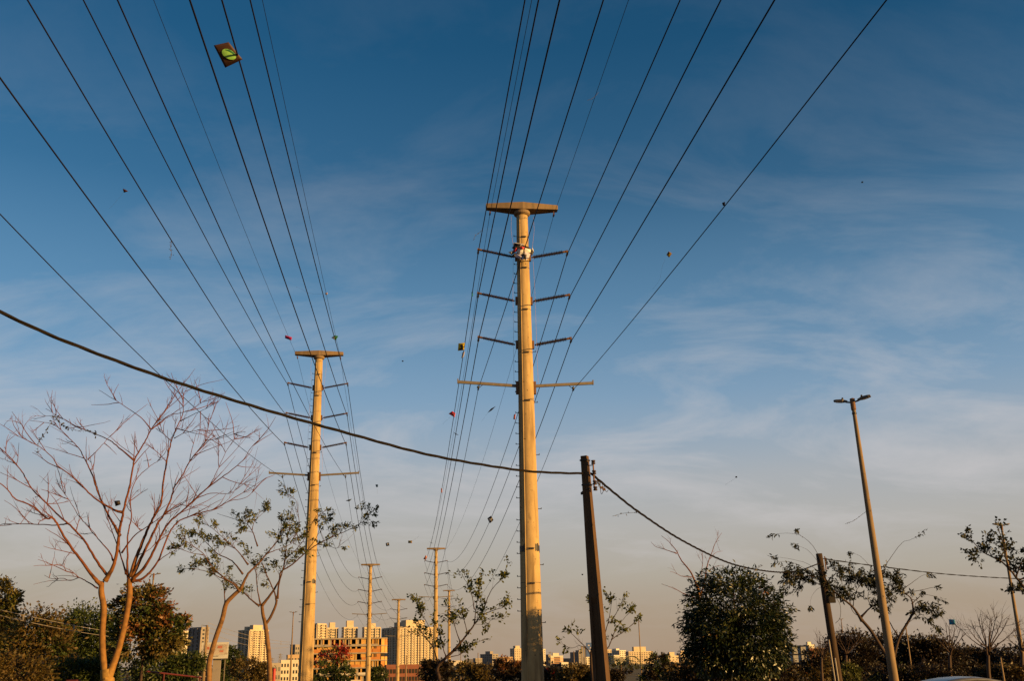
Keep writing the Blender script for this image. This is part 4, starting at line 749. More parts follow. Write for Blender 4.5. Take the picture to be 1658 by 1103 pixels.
cityspec = [
 ('small dark block at the left end of the far city', 766, 770, 780, 1068, 55, 'grey', 5, 1, 3, None),
 ('grey office block with a lit right end', 778, 797, 806, 1061, 32, 'grey', 7, 6, 2, [(.5, .4, 3)]),
 ('low pale block between the grey office block and the taller lit one', 804, 808, 829, 1066, 66, 'tan', 5, 1, 6, None),
 ('tall lit block left of the nearest concrete pole', 826, 833, 846, 1052, 60, 'cream', 10, 2, 4, [(.5, .5, 3)]),
 ('narrow white block touching the nearest pole\'s right side', 874, 877, 883, 1053, 60, 'white', 9, 1, 2, None),
 ('dark small block beside the striped one', 881, 888, 892, 1062, 34, 'grey', 6, 2, 1, None),
 ('orange and white striped block', 889, 892, 911, 1064, 68, 'white', 5, 1, 1, [(.7, .4, 3)]),
 ('low dim block right of the striped one', 909, 922, 929, 1068, 32, 'grey', 5, 3, 2, None),
 ('block with a grey side and a narrow lit side by the blue sign', 924, 937, 945, 1058, 34, 'grey', 8, 5, 2, [(.3, .4, 2)]),
 ('pale block behind the blue sign', 943, 947, 964, 1066, 66, 'white', 6, 1, 4, None),
 ('narrow lit block right of the square pole', 976, 980, 990, 1054, 64, 'cream', 8, 1, 3, None),
 ('grey block with a bright white right wing', 989, 1003, 1014, 1055, 40, 'white', 7, 4, 3, [(.7, .4, 2)]),
 ('small white block in front of the grey and white one', 990, 994, 1004, 1063, 62, 'white', 6, 1, 4, None),
 ('wide cream block with a grid of windows and a dark roof house', 1014, 1018, 1057, 1057, 70, 'cream', 7, 1, 10, [(.5, .5, 5)]),
 ('low cream block left of the dense round tree', 1076, 1082, 1099, 1064, 62, 'cream', 4, 1, 3, [(.4, .3, 4)]),
 ('cream block whose edge meets the dense round tree', 1097, 1102, 1118, 1060, 62, 'cream', 5, 1, 2, [(.6, .3, 3)]),
 ('white rooftop block glimpsed above the red brick building', 1303, 1307, 1320, 1046, 60, 'white', 6, 1, 4, [(.5, .4, 3)]),
 ('low white block near the nearest pole, in front of the striped one', 906, 909, 920, 1075, 66, 'white', 3, 1, 3, None)]
for i, (lb, a, bq, c, y, ps, wl_, fl, c1, c2, cw) in enumerate(cityspec):
    if 'low white block near' in lb: b_(lb, a, bq, c, y, 900, ps, wl_, fl, c1, c2, cw)
    else: b_(lb, a, bq, c, y, 1180+(i % 4)*25, ps, wl_, fl, c1, c2, cw, band='brick' if 'striped block' in lb or lb.startswith('orange') else None)
b_('low red brick building behind the billboard frame', 1302, 1306, 1338, 1057, 260, 72, 'redbrick', 2, 1, 5, name='brick_building', group='blocks of the far city')
# more low roofs far away, so that the city reads as continuous
rgc = np.random.default_rng(77)
def roof_row(name, xs, ylo, yhi, d, kind):
    mb = {}
    for x in xs:
        c = W(x, rgc.uniform(ylo, yhi) + (829-x)*.0192, d+rgc.uniform(0, 120)); wdt = rgc.uniform(8, 20)*d/1600; m_ = rgc.choice(['white', 'grey', 'tan', 'cream'])
        mb.setdefault(m_, MB()).box((c[0], c[1], c[2]-6), (wdt, 10, 12), rz=rgc.uniform(-.4, .6))
    for k_, b in mb.items(): tag(b.build(name, MAT[k_]), 'low far rooftops filling in between the city blocks', 'rooftops', kind='stuff')
roof_row('far_rooftops', np.concatenate([np.arange(370, 640, 6), np.arange(700, 1340, 5)]), 1066, 1074, 1350, 0)
# unfinished building of slabs, columns and clay block panels
def unfinished():
    d = 425; k = d/FPX; tl = W(497, 1036, d); Wd = 110*k; fh = 10.95*k; nf = 7; nb = 13; dep = 13
    zt = tl[2]; zb = zt-fh*nf; root = thing('unfinished_building', 'unfinished open framed building with orange brick bands and bare columns', 'building', (tl[0], d, zb), R(7))
    bw = Wd/nb; slab = MB().box((Wd/2, dep/2, 0), (Wd+1.2, dep+1.2, .5)).mesh('slab', MAT['rawconc']); colm = MB().box((0, 0, fh*nf/2), (.55, .55, fh*nf)).mesh('column', MAT['clay'])
    pan = MB().box((0, 0, 0), (bw*.86, .25, fh*.84)).mesh('infill_panel', MAT['clay']); half = MB().box((0, 0, 0), (bw*.42, .25, fh*.84)).mesh('infill_panel', MAT['rawconc'])
    for j in range(nf+1): share('slab', slab, root, (0, 0, j*fh))
    for i in range(nb+1): share('column', colm, root, (i*bw, .15, 0)); share('column', colm, root, (i*bw, dep-.3, 0))
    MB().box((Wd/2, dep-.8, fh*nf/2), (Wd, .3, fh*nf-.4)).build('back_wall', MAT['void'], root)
    rg = np.random.default_rng(4)
    for j, m_, hh in ((5, 'brick', .55), (4, 'brick', .40), (3, 'brick', .42), (6, 'rawconc', .2), (1, 'white', .36), (2, 'white', .34), (0, 'white', .3)):
        i = 0
        while i < nb:
            n = int(rg.integers(2, 5)); n = min(n, nb-i)
            if j == 5 or rg.uniform() < .72: MB().box(((i+n/2)*bw, -.42, j*fh+fh*hh/2+.1), (n*bw-.12, .25, fh*hh)).build('parapet', MAT[m_], root)
            i += n
    for j in range(nf):
        for i in range(nb):
            u = rg.uniform()
            if j >= 3 and u < (.15 if j == 6 else .34): share('infill_panel', pan, root, ((i+.5)*bw, .2, (j+.5)*fh))
            elif u < .62: share('infill_panel', half, root, ((i+(.27 if u < .5 else .73))*bw, .2, (j+.5)*fh))
    # rounded end bay
    cxx, cyy, rr = Wd+.2, 3.2, 3.4
    for j in range(nf+1): MB().lathe([(rr+.2, j*fh-.17), (rr+.2, j*fh+.17)], (cxx, cyy, 0), n=20).build('slab', MAT['rawconc'], root)
    for j in range(nf):
        for q in range(7):
            a = R(-150+q*30); u = rg.uniform()
            if u < .3: continue
            hh = fh*.84 if (j >= 3 and u > .5) else fh*.42; m_ = 'clay' if j >= 3 and u < .8 else ('brick' if j >= 3 else 'white')
            MB().box((cxx+math.cos(a)*rr, cyy+math.sin(a)*rr, j*fh+.17+hh/2), (.25, rr*.46, hh), rz=a).build('infill_panel', MAT[m_], root)
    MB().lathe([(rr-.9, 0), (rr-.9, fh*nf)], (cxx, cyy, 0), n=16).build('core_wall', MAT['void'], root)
    for i in range(0, nb, 2): MB().tube([(i*bw+.3, 1.2, fh*nf), (i*bw+.3, 1.2, fh*nf+1.1)], .06, 5).build('starter_bar', MAT['rust'], root)
unfinished()
# ------------------------------------------------------------------ signs and street things
def billboard():
    d = 118; c = W(348, 1054, d); k = d/FPX; root = thing('billboard', 'white billboard with a faded red and grey picture on a grey column', 'billboard', (c[0], c[1], gz(0, d)), R(8)); z = c[2]-gz(0, d); w_, h_ = 40*k, 24*k
    MB().box((0, 0, z), (w_, .25, h_)).build('panel', MAT['sheet'], root)
    pic = mat('faded_picture', (.42, .36, .30), (.25, .2, .17), .6, 1.1, stretch=(1, 1, 2.2)); MB().box((.05, -.135, z+.1), (w_*.9, .02, h_*.62)).build('picture', pic, root)
    for x, zz, sx, sz in ((.55, .35, .5, .28), (-.2, .0, .35, .22), (.75, -.1, .4, .2), (-.75, .25, .3, .3)): MB().box((x, -.152, z+zz), (sx, .012, sz)).build('picture_patch', kcol('faded_red', (.38, .13, .08)), root)
    for x in (-.4, -.05, .3): MB().box((x, -.152, z-.62), (.26, .012, .1)).build('picture_patch', kcol('faded_grey', (.2, .18, .16)), root)
    MB().box((.3, .1, (z-h_/2)/2-.2), (.85, .4, z-h_/2+.4)).build('column', MAT['grey'], root)
    for x in (-w_/2+.3, w_/2-.3): MB().tube([(x, .2, -.3), (x, .2, z)], .06, 6).build('post', MAT['steel'], root)
    MB().box((0, -.2, z-h_/2-.06), (w_, .5, .06)).build('catwalk', MAT['steel'], root)
billboard()
def blue_sign():
    d = 300; c = W(955, 1053, d); k = d/FPX; root = thing('blue_sign', 'upright blue advertising sign on grey pillars beside the square pole', 'sign', (c[0], c[1], gz(0, d)), R(10)); z = c[2]-gz(0, d)
    MB().box((0, 0, z), (11*k, .4, 21*k)).build('panel', kcol('sign_blue', (.05, .10, .26)), root)
    for x, zz, sx, sz in ((-.3, 1.2, .5, .35), (.25, .5, .6, .3), (-.1, -.3, .9, .5), (.1, -1.1, .5, .3)): MB().box((x, -.21, z+zz), (sx, .03, sz)).build('print_patch', kcol('sign_pale', (.42, .38, .42)), root)
    for x in (-2.2, -1.4): MB().box((x, .3, z/2), (.55, .5, z+2.1)).build('pillar', MAT['grey'], root)
    MB().lathe([(.3, 0), (.3, z)], (.2, .3, 0), n=10).build('post', MAT['grey'], root)
blue_sign()
def board_back():
    d = 88; k = d/FPX; c = W(1284, 1067, d); root = thing('braced_billboard', 'grey billboard seen from its braced back beside the dense round tree', 'billboard', (c[0], c[1], gz(0, d)), R(-6)); z = c[2]-gz(0, d); w_, h_ = 50*k, 37*k
    for i in range(4):
        for j in range(2): MB().box((-w_/2+w_/4*(i+.5), 0, z-h_/2+h_/2*(j+.5)), (w_/4-.03, .06, h_/2-.03)).build('sheet_panel', MAT['sheet'], root)
    for i in range(5): MB().box((-w_/2+w_/4*i, -.07, z), (.06, .08, h_+.1)).build('upright', MAT['black'], root)
    for j in range(4): MB().box((0, -.14, z-h_/2+h_/3*j), (w_+.1, .05, .05)).build('rail', MAT['black'], root)
    MB().box((-.9, -.3, z-h_/2-.25), (w_+1.6, .5, .35)).build('catwalk', MAT['steel'], root)
    for x in (-1.0, .6): MB().tube([(x, .15, -.3), (x, .15, z)], .09, 8).build('post', MAT['steel'], root)
board_back()
def red_post():
    d = 70; c = W(444, 1086, d); root = thing('red_post', 'bright red post at the foot of the forked slender tree', 'post', (c[0], c[1], gz(0, d)))
    MB().lathe([(.10, -.2), (.10, c[2]-gz(0, d)), (.12, c[2]-gz(0, d)), (.12, c[2]-gz(0, d)+.08), (.02, c[2]-gz(0, d)+.12)], (0, 0, 0), n=10).build('shaft', MAT['redpaint'], root)
    MB().box((0, 0, .05), (.36, .36, .1)).build('foot', MAT['redpaint'], root)
red_post()
def rail():
    d = 42; a = W(238, 1088, d); b = W(325, 1098, d+4); o0 = np.array([a[0], a[1], gz(0, d)]); root = thing('guard_rail', 'dark red steel rail among the shrubs below the rust topped tree', 'rail', o0)
    MB().tube([a, b], .035, 8).build('rail', MAT['darkred'], root, o0)
    for t in (0.3, .98): q = a+(b-a)*t; MB().tube([np.array([q[0], q[1], gz(0, d)-.2]), q], .03, 6).build('post', MAT['darkred'], root, o0)
rail()
def red_box():
    d = 44; c = W(119, 1104, d); root = thing('litter_bin', 'dark red bin top among shrubs left of the bare tree', 'bin', (c[0], c[1], gz(0, d)-.05)); z = c[2]-gz(0, d)+.05
    MB().box((0, 0, z/2), (.38, .38, z)).build('body', MAT['darkred'], root); MB().box((0, 0, z+.03), (.43, .43, .06)).build('lid', MAT['darkred'], root)
red_box()
# local distribution line on the far left
def dist(label, P0, P1, rows, d0, d1, spacers, r=.012):
    A = W(*P0, d0); B = W(*P1, d1); root = thing('distribution_line', label, 'power line', A, group='thin spaced distribution lines')
    for dy, fx in rows:
        pts = []
        for t in np.linspace(0, 1, 24): q = A+(B-A)*t; q = q+np.array([0, 0, dy*(1-t*.35)-4*fx*t*(1-t)]); pts.append(q)
        MB().tube(pts, r, 5).build('strand', MAT['pipe'], root, A, smooth=True)
    for t in spacers:
        q = A+(B-A)*t; s = MB(); f = rows[0][1]; s.box(q+np.array([0, -.02, (rows[0][0]+rows[-1][0])/2*(1-t*.35)-4*f*t*(1-t)]), (.05, .05, abs(rows[0][0]-rows[-1][0])*1.3)); s.build('spacer', MAT['pipe'], root, A)
dist('pale spaced wires crossing the brownish tree mass toward the bare tree', (-40, 984), (290, 1037), [(.12, .25), (-.08, .35)], 40, 78, [.14, .33, .52, .7])
dist('pale wires sagging from the hooked post past the twin tower block', (336, 1020), (474, 1046), [(.25, .5), (-.25, .8), (.7, .4)], 115, 158, [.45, .82], .018)
def pylon(px, py, d, label):
    c = W(px, py, d); zb = gz(0, d); Hh = c[2]-zb; root = thing('lattice_pylon', label, 'pylon', (c[0], c[1], zb), group='far lattice pylons'); b = MB()
    for sx in (-1, 1):
        for sy in (-1, 1): b.tube([(sx*2.5, sy*2.5, 0), (sx*.5, sy*.5, Hh)], .22, 4)
    b.build('legs', MAT['grey'], root); x = MB()
    for i in range(6):
        t0, t1 = i/6, (i+1)/6; w0, w1 = 2.5-2*t0, 2.5-2*t1
        x.tube([(-w0, -w0, Hh*t0), (w1, -w1, Hh*t1)], .14, 4); x.tube([(w0, -w0, Hh*t0), (-w1, -w1, Hh*t1)], .14, 4)
    x.build('bracing', MAT['grey'], root)
    for t in (.78, .92): MB().box((0, 0, Hh*t), (7, .4, .4)).build('crossarm', MAT['grey'], root)
pylon(454, 1059, 1350, 'tiny lattice pylon beside the grey slab block'); pylon(441, 1066, 1500, 'faint lattice pylon left of the other pylon'); pylon(891, 1056, 1500, 'tiny antenna pylon above the dark small city block')
def far_wood():
    rg = np.random.default_rng(12); P = []
    for x in np.arange(-2600, 2600, 9):
        n = 26; c = np.array([x+rg.uniform(-6, 6), 620+rg.uniform(-60, 160), 0]); c[2] = gz(0, c[1])+rg.uniform(2, 5.5); P.append(c+rg.normal(size=(n, 3))*[5, 4, 2])
    P = np.vstack(P); root = leaves('far_wood', P, 3.4, MAT['lf_dusk'], None, (0, 0, 0), rg, .8, 0); tag(root, 'distant dark line of trees below the city blocks', 'trees', kind='stuff')
far_wood()
def car():
    top = W(1554, 1100.3, 20.5); g = top[2]-1.44; root = thing('parked_car', 'silver grey car with only its roof showing at the bottom edge', 'car', (top[0], top[1], g), R(6))
    secs = [(-2.05, .45, .72, .70), (-1.95, .30, .86, .80), (-1.1, .25, .93, .84), (-.9, .25, .94, .84), (.9, .25, .95, .84), (1.5, .28, .98, .84), (2.0, .32, .92, .78), (2.12, .45, .8, .7)]
    vs = []; fs = []
    for x, z0, z1, hw in secs: vs += [(x, -hw*.96, z0), (x, hw*.96, z0), (x, hw, (z0+z1)/2), (x, hw*.93, z1), (x, -hw*.93, z1), (x, -hw, (z0+z1)/2)]
    for i in range(len(secs)-1): fs += [(i*6+j, i*6+(j+1) % 6, i*6+6+(j+1) % 6, i*6+6+j) for j in range(6)]
    fs += [tuple(range(5, -1, -1)), tuple(range(42, 48))]; MB().add(vs, fs).build('body', MAT['carpaint'], root, smooth=True)
    cab = [(-1.15, .92, .78), (-.75, 1.23, .62), (.8, 1.23, .62), (1.75, .96, .76)]; v2 = []
    for x, z, hw in cab: v2 += [(x, -hw, z), (x, hw, z), (x, hw, .88), (x, -hw, .88)]
    f2 = [(3, 2, 1, 0), (12, 13, 14, 15)]
    for i in range(3): f2 += [(i*4+j, i*4+(j+1) % 4, i*4+4+(j+1) % 4, i*4+4+j) for j in range(4)]
    MB().add(v2, f2).build('glazing', MAT['carglass'], root)
    rf = []; f3 = []
    xs = np.linspace(-.85, .85, 9); ys = np.linspace(-.6, .6, 7)
    for x in xs:
        for y in ys: rf.append((x, y, 1.21+.21*(1-(x/.95)**2)+.03*(1-(y/.6)**2)-.01))
    for i in range(8):
        for j in range(6): f3.append((i*7+j, i*7+j+1, i*7+8+j, i*7+7+j))
    ro = MB().add(rf, f3).build('roof', MAT['carpaint'], root, smooth=True); so_ = ro.modifiers.new('thick', 'SOLIDIFY'); so_.thickness = .05
    for x in (-1.35, 1.4):
        for s in (-1, 1):
            wh = MB().lathe([(.2, -.1), (.32, -.09), (.33, 0), (.32, .09), (.2, .1)], (x, s*.76, .33), (0, 1, 0), 18).build('wheel', MAT['tyre'], root); MB().lathe([(.19, -.02), (.2, .105), (.05, .11)], (x, s*.76, .33), (0, s, 0), 12).build('rim', MAT['steel'], wh)
    for s in (-1, 1):
        MB().box((-2.0, s*.58, .62), (.12, .3, .14)).build('headlight', MAT['lens'], root); MB().box((2.08, s*.6, .68), (.1, .26, .16)).build('tail_light', MAT['redpaint'], root); MB().box((-.75, s*.92, .95), (.14, .2, .12)).build('wing_mirror', MAT['carpaint'], root)
    for y in (-.32, .32): MB().box((.1, y, 1.16), (.12, .26, .2)).build('headrest', MAT['black'], root)
car()
# ------------------------------------------------------------------ kites and scraps
def frame_at(p):
    v = CAM-np.asarray(p); v /= np.linalg.norm(v); sd = np.cross([0, 0, 1], v); sd /= np.linalg.norm(sd); up = np.cross(v, sd); return sd, up, v
def kite(label, p, corners, color, name='kite', curve=.12, patches=(), spar=True, tail=None, taillabel=None, group='paper kites in the air and on the wires', px=None, turn=.4):
    """corners: photo px offsets of the outline; the sail is tilted out of the view plane by turn"""
    p = np.asarray(p, float); sd, up, v = frame_at(p); k = np.linalg.norm(p-CAM)/FPX; root = thing(name, label, 'kite', p, group=group); C4 = np.array(corners, float)*k
    def at(x, y, lift=0): return sd*x - up*y + v*(lift + x*turn - y*turn*.5)
    # four-sided sail as a bowed grid with thickness
    n = 8; vs = []; fs = []
    for i in range(n+1):
        for j in range(n+1):
            s, t = i/n, j/n; q = (C4[0]*(1-s)+C4[1]*s)*(1-t)+(C4[3]*(1-s)+C4[2]*s)*t; size = np.ptp(C4, axis=0).max()
            vs.append(at(q[0], q[1], curve*size*(16*s*(1-s)*t*(1-t)-.5)))
    for i in range(n):
        for j in range(n): fs.append((i*(n+1)+j, i*(n+1)+j+1, (i+1)*(n+1)+j+1, (i+1)*(n+1)+j))
    o = MB().add(vs, fs).build('sail', color, root, smooth=True); m_ = o.modifiers.new('thick', 'SOLIDIFY'); m_.thickness = .004
    size = np.ptp(C4, axis=0).max()
    for pts, m2 in patches:
        q = np.array(pts, float)*k; c = q.mean(0); rings = []
        bi = np.linalg.inv(np.array([C4[1]-C4[0], C4[3]-C4[0]]).T)
        def zz(x):
            s_, t_ = np.clip(bi @ (x-C4[0]), 0, 1); return curve*size*(16*s_*(1-s_)*t_*(1-t_)-.5)
        nq = len(q); lf_ = .008+.005*(m2 is dgr); vs = [at(c[0], c[1], zz(c)+lf_)]
        for f_ in (.33, .67, 1.0): vs += [at(*(c+(x-c)*f_), zz(c+(x-c)*f_)+lf_) for x in q]
        fs = [(0, i+1, (i+1) % nq+1) for i in range(nq)]
        for g_ in (0, 1): fs += [(1+g_*nq+i, 1+(g_+1)*nq+i, 1+(g_+1)*nq+(i+1) % nq, 1+g_*nq+(i+1) % nq) for i in range(nq)]
        po = MB().add(vs, fs).build('patch', m2, root); m_ = po.modifiers.new('thick', 'SOLIDIFY'); m_.thickness = .003
    if spar:
        MB().tube([at(*C4[0], -.5*curve*size-.008), at(*C4.mean(0), .5*curve*size-.012), at(*C4[2], -.5*curve*size-.008)], .003, 4).build('spar', MAT['rust'], root); MB().tube([at(*C4[1], -.5*curve*size-.008), at(*C4.mean(0), .5*curve*size-.016), at(*C4[3], -.5*curve*size-.008)], .003, 4).build('spar', MAT['rust'], root)
    if tail:
        q = np.array(tail, float)*k; MB().tube(catmull([at(x[0], x[1]) for x in q], 5), .0055 if k < .02 else .085*k, 4).build('tail', MAT['string'], root)
    return root
def scraps(label, pts3, color, n=14, size=.05, name='kite_tail', seed=0):
    """a torn string with bits of plastic along it"""
    rg = np.random.default_rng(seed); P = catmull(pts3, 6); root = thing(name, label, 'kite tail', P[0], group='torn kite strings and scraps')
    MB().tube(P, .005, 4).build('string', MAT['string'], root, P[0]); b = MB()
    for _ in range(n):
        i = rg.integers(0, len(P)-1); q = P[i]+rg.normal(size=3)*.015; a = rg.normal(size=3); a /= np.linalg.norm(a); c = np.cross(a, rg.normal(size=3)); c /= np.linalg.norm(c); s = size*rg.uniform(.5, 1.5)
        b.add([q, q+a*s, q+a*s*.9+c*s*.5, q+c*s*.4], [(0, 1, 2, 3)])
    b.build('plastic_bits', color, root, P[0], kind='stuff')
K = kcol; blk = K('black', (.025, .02, .018)); brn = K('black_film', (.055, .024, .014)); grn = K('lime', (.25, .52, .12)); dgr = K('green', (.03, .16, .06)); wht = K('white', (.62, .58, .55)); red = K('red', (.50, .02, .03)); yel = K('yellow', (.62, .45, .02)); mag = K('magenta', (.32, .015, .10)); cyan = K('blue', (.02, .22, .38)); dkb = K('dark_blue', (.015, .05, .13)); tanp = K('tan', (.28, .16, .06)); dkr = K('dark_red', (.05, .014, .013)); vio = K('mauve', (.42, .38, .46))
ell = [(2+10.5*math.cos(a)-1.0*math.sin(a), -.5+6.8*math.sin(a)+3.0*math.cos(a)) for a in np.linspace(0, 2*math.pi, 16, endpoint=False)]
kite('black kite with a lime green oval, caught high on a wire', on_wire(('L', 'a2', 1), 384, 90)+np.array([-.19, 0, 0]), [(-21, -10), (0, -18), (22, 4), (-2, 20)], brn, patches=[(ell, grn), ([(-4, -6.5), (2, -7.5), (9, -4), (12, 0), (5, -3.5)], dgr)], curve=.035, turn=.2)
def at_px(x, y, d): return W(x, y, d)
kite('yellow kite with a black figure, hanging on the nearest pole\'s wires', on_wire(('R', 'a1', -1), 751, 560)+np.array([-.13, 0, 0]), [(-5, -6), (5, -7), (4, 5), (-6, 6)], yel, patches=[([(-1, -5), (2, -4), (3, 0), (0, 1), (-2, -1)], blk), ([(-4, 3), (2, 0), (3, 3), (-3, 5)], blk)])
kite('crimson kite hooked on the left wires below the yellow one', on_wire(('R', 'a1', -1), 738, 672)+np.array([-.1, 0, 0]), [(-6, -2), (0, -6), (5, -3), (4, 4)], red, patches=[([(0, -2), (4, -2), (3, 3)], K('pink', (.5, .16, .16)))], tail=[(-3, 3), (-9, 9), (-16, 15)])
kite('magenta kite scrap on the thin wire near the second pole\'s top', on_wire(('L', 'cap', -1), 463, 549), [(-6, -4), (5, -1), (4, 4), (-6, 1)], mag, patches=[([(-2, -1), (2, 0), (1, 2), (-2, 1)], K('plum', (.14, .01, .07)))])
kite('green and white kite on the wires above the second pole\'s top beam', on_wire(('L', 'a1', 1), 543, 547), [(-5, 0), (0, -4), (6, -3), (2, 4)], dgr, patches=[([(-3, -1), (1, -2), (0, 2), (-3, 1)], wht)])
kite('small tan kite flying with a long tail beside the outermost wire', at_px(1083, 412, 48), [(-4, 0), (0, -5), (5, -1), (0, 5)], tanp, patches=[([(-2, 1), (2, -2), (3, 0), (0, 3)], yel), ([(-3, -1), (0, -4), (1, -2)], dkr)], tail=[(-7, 8), (-13, 22), (-17, 38), (-26, 50), (-30, 54)])
kite('small dark scrap stuck on the outermost wire', on_wire(('R', 'hang', 1), 1178, 336)+np.array([-.03, 0, .02]), [(-3, -2), (2, -3), (1, 3), (-2, 3)], blk, name='kite_scrap', spar=False)
kite('tiny dark red kite flying in the upper left sky', at_px(203, 309, 60), [(-4, -3), (0, -2), (4, 0), (-2, 3)], dkr, tail=[(-3, 3), (-8, 12), (-14, 22), (-20, 30)])
kite('black and white star patterned kite on the sagging wire', on_wire(('R', 'a2', 1), 792, 841), [(-5, -2), (1, -6), (5, 1), (-1, 6)], blk, patches=[([(-4, -3), (-1, -1), (4, -3), (1, 1), (3, 4), (-1, 2), (-4, 3), (-2, 0)], wht)])
kite('small square tan kite flying left of the slim power pole', at_px(664, 878, 130), [(-3, -2), (3, -2), (3, 2), (-3, 2)], tanp, tail=[(3, -1), (9, -5), (14, -9)], patches=[([(-2, -1), (2, -1), (2, 0), (-2, 0)], dgr)])
kite('small black and cream kite flying below the wires', at_px(627.5, 882, 125), [(-3, -2), (2, -3), (3, 2), (-2, 3)], blk, patches=[([(-2, -1), (1, -2), (0, 1)], wht)])
kite('dark grey kite lying on the far wire beneath the second pole\'s arm', on_wire(('L', 'hang', 1), 564, 811), [(-5, 1), (0, -1), (5, -2), (1, 2)], K('grey', (.05, .06, .055)))
kite('tiny blue kite flying right of the second concrete pole', at_px(610, 787, 110), [(-2, -2), (2, -2), (2, 2), (-1, 2)], dkb, tail=[(0, 2), (1, 8), (1, 13)])
kite('square bright blue kite low over the dark hedge', at_px(1541.5, 1008, 70), [(-4, -4), (4, -3.5), (4, 4), (-4, 3.5)], cyan, curve=.06, turn=.1)
kite('tiny dark speck of a kite in mid sky', at_px(652, 585, 140), [(-1.5, -1), (1.5, -1), (1, 1), (-1, 1)], blk)
kite('tiny dark kite speck with faint string right of the square pole', at_px(1192, 773, 150), [(-1.5, -1), (1.5, -1.5), (1.5, 1), (-1, 1)], blk, tail=[(-1, 1), (-9, 6), (-18, 11)])
kite('tiny far kite high over the street lamp', at_px(1396, 295, 150), [(-1.5, -1), (1.5, -1.5), (1.5, 1), (-1, 1)], K('slate', (.06, .09, .12)))
kite('tiny dark kite left of the square pole', at_px(943, 931, 90), [(-1.5, -1), (1.5, -1), (1, 1), (-1, 1)], blk)
kite('white and red scrap perched on the slim pole\'s topmost insulator', np.array(LINES['R'][1])+perp('R')*-1.6+np.array([0, 0, 16.95]), [(-3, 2), (1, -4), (3, -1), (1, 4)], K('salmon', (.55, .2, .12)), name='kite_scrap', spar=False)
kite('pale round scrap on the thin wire above the second pole', on_wire(('L', 'cap', 1), 530, 475), [(-2, -1), (2, -2), (2, 1), (-1, 2)], K('beige', (.5, .33, .22)), name='kite_scrap', spar=False, tail=[(-2, -1), (-12, 1), (-28, 0), (-38, -5), (-48, -9)])
kite('small dark scrap on two wires below the crimson kite', on_wire(('R', 'a2', -1), 736, 701), [(-4, -2), (0, 0), (5, 3), (0, 2)], blk, name='kite_scrap', spar=False)
kite('thin pale scrap hanging below the yellow kite', on_wire(('R', 'a1', -1), 748, 577), [(-1, -5), (3, -7), (1, 2), (-3, 5)], vio, name='kite_scrap', spar=False)
kite('tiny scrap on the left wire just above the slim power pole', on_wire(('R', 'a1', -1), 699, 879), [(-3, -1.5), (0, 0), (3, 1.5), (0, 1)], blk, name='kite_scrap', spar=False)
kite('small red tag on the wire left of the nearest pole', on_wire(('R', 'a1', -1), 714, 794), [(-1, -4), (1, -3), (1, 3), (-1, 4)], K('rose', (.45, .16, .12)), name='kite_scrap', spar=False)
kite('red tag beside the nearest pole\'s left edge', on_wire(('R', 'hang', 1), 833, 676) if False else W(833, 676, 36), [(-1, -4), (2, -6), (1, 4), (-2, 3)], K('rust', (.4, .1, .06)), name='kite_scrap', spar=False)
kite('dark bird shaped scrap blowing between the wires', W(795, 663, 70), [(-6, 6), (0, -1), (8, -5), (1, 2)], blk, name='kite_scrap', spar=False, tail=[(-5, 5), (-10, 12), (-15, 19)])
kite('tiny green flap on the left wires beside the middle insulator', on_wire(('R', 'a1', -1), 763, 473), [(-1, -4), (1, -3), (1, 4), (-1, 3)], K('leaf', (.02, .25, .10)), name='kite_scrap', spar=False)
kite('small scrap where the far wires meet the tree tip', on_wire(('L', 'a1', 1), 594, 833), [(-4, -1), (0, -3), (4, 0), (0, 2)], K('olive', (.10, .09, .05)), name='kite_scrap', spar=False)
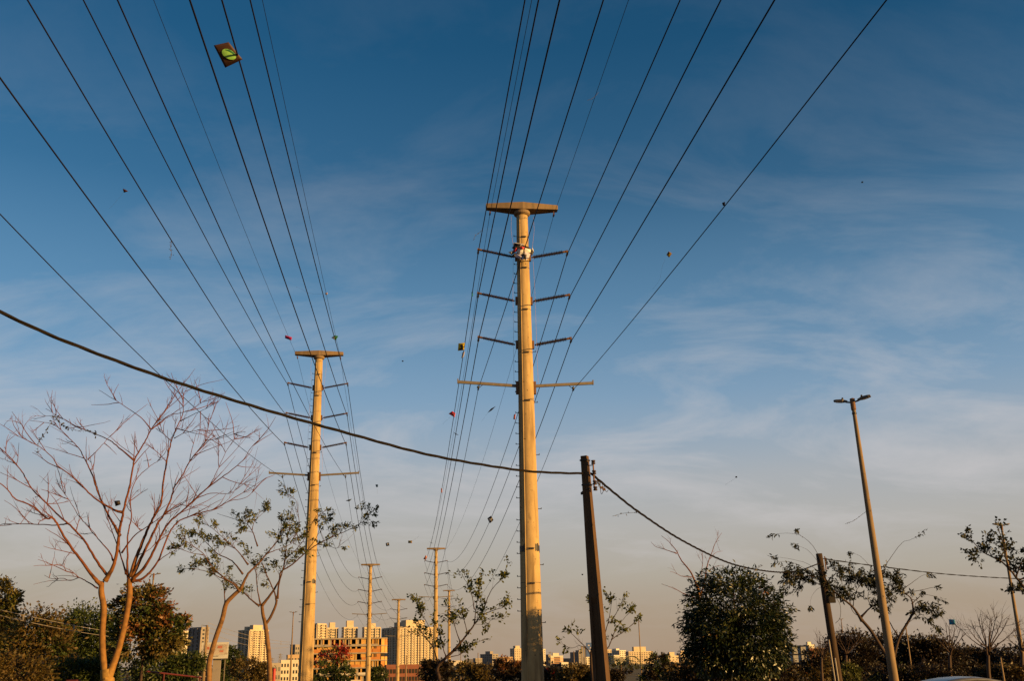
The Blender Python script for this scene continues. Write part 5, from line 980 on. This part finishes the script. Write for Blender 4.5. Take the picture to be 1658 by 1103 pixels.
# the big tangle on the nearest pole
def tangle():
    c = np.array([.43, 34.63, 16.30]); root = thing('torn_kite', 'torn black, white and red kite plastered on the nearest pole\'s top insulator level', 'kite', c, group='paper kites in the air and on the wires'); k = 37/FPX*1.25
    pcs = [([(-10, -13), (3, -9), (1, -6), (-12, -10)], wht, 0), ([(-9, -12), (-1, -9), (-2, -7), (-11, -9)], blk, .02), ([(-13, -6), (-8, -11), (-4, -6), (-9, -1)], blk, .01), ([(-1, -8), (9, -6), (12, -3), (4, -3)], blk, .03), ([(-17, -1), (-9, -3), (-6, 0), (-14, 4)], blk, .01), ([(-18, 0), (-10, -2), (-13, 4)], wht, .04),
           ([(-12, -2), (-7, -4), (-5, -1), (-9, 1)], red, .06), ([(-2, -5), (4, -4), (2, 0), (-3, -2)], red, .06), ([(-9, 2), (4, 8), (2, 14), (-9, 8)], vio, .05), ([(-8, -1), (0, -4), (3, 4), (-3, 6)], wht, .03), ([(3, -3), (12, -3), (11, 2), (4, 3)], wht, .06), ([(4, 2), (11, 3), (9, 10), (5, 14), (3, 8)], vio, .04), ([(3, 6), (6, 7), (5, 14), (2, 12)], blk, .05), ([(10, -4), (16, -1), (14, 4), (9, 3)], blk, .02), ([(-6, 4), (4, 2), (9, 5), (2, 8)], blk, .01), ([(14, -6), (16, 1), (12, -2)], wht, .03), ([(-13, 5), (-9, 2), (-7, 9), (-11, 8)], blk, .0)]
    rg = np.random.default_rng(2)
    for pts, m_, l in pcs:
        q = [np.array([x*k, -l-.03-.12*max(0, 1-abs(x)/14)+rg.uniform(-.04, .04)+.08*abs(x)/14, -y*k]) for x, y in pts]; cen = sum(q)/len(q)+np.array([0, -.05, 0]); vs = q+[cen]; n = len(q)
        o = MB().add(vs, [(i, (i+1) % n, n) for i in range(n)]).build('torn_piece', m_, root); md = o.modifiers.new('thick', 'SOLIDIFY'); md.thickness = .004
tangle()
P_ = on_wire(('L', 'a2', -1), 270, 394); scraps('tail of dark plastic bits hanging down from an upper left wire', [P_, P_+[-.02, 0, -.18], P_+[.03, 0, -.38], P_+[.01, 0, -.58]], blk, 26, .035, seed=1)
P_ = W(1036, 829, 30); scraps('string of dark bits trailing sideways from the cable right of the square pole', [P_, P_+[-.25, 0, -.03], P_+[-.5, 0, -.04], P_+[-.82, 0, -.12]], blk, 18, .05, seed=2)
P_ = W(1402, 829, 33); scraps('string of bits trailing from the near street lamp\'s shaft', [P_, P_+[-.18, 0, -.12], P_+[-.42, 0, -.28], P_+[-.72, 0, -.38]], blk, 14, .04, seed=3)
P_ = W(100, 678, 26); scraps('dark tattered string draped across the bare tree\'s upper twigs', [W(86, 671, 26), W(100, 687, 26.2), W(122, 697, 26), W(146, 698, 26.1), W(158, 705, 26)], blk, 60, .06, seed=4)
scraps('dark tattered string hanging on the bare tree\'s outer left limb', [W(84, 682, 26), W(74, 700, 26), W(63, 716, 26), W(61, 735, 26)], blk, 34, .055, seed=5)
P_ = on_wire(('R', 'cap', 1), 962, 152); scraps('short frayed string across the thin wire high above the nearest pole', [P_+[.1, 0, .12], P_, P_+[-.12, 0, -.1], P_+[-.25, 0, -.14]], blk, 3, .02, seed=6)
P_ = on_wire(('R', 'a1', -1), 779, 372); scraps('frayed string of bits beside the nearest pole\'s top beam', [P_, P_+[-.1, 0, -.1], P_+[-.25, 0, -.22], P_+[-.32, 0, -.4]], blk, 16, .035, seed=7)
kite('crumpled dark bag caught in the bare tree\'s fork', W(190, 815, 26), [(-5, -3), (3, -4), (5, 2), (-2, 5)], blk, name='plastic_bag', spar=False, curve=.5)
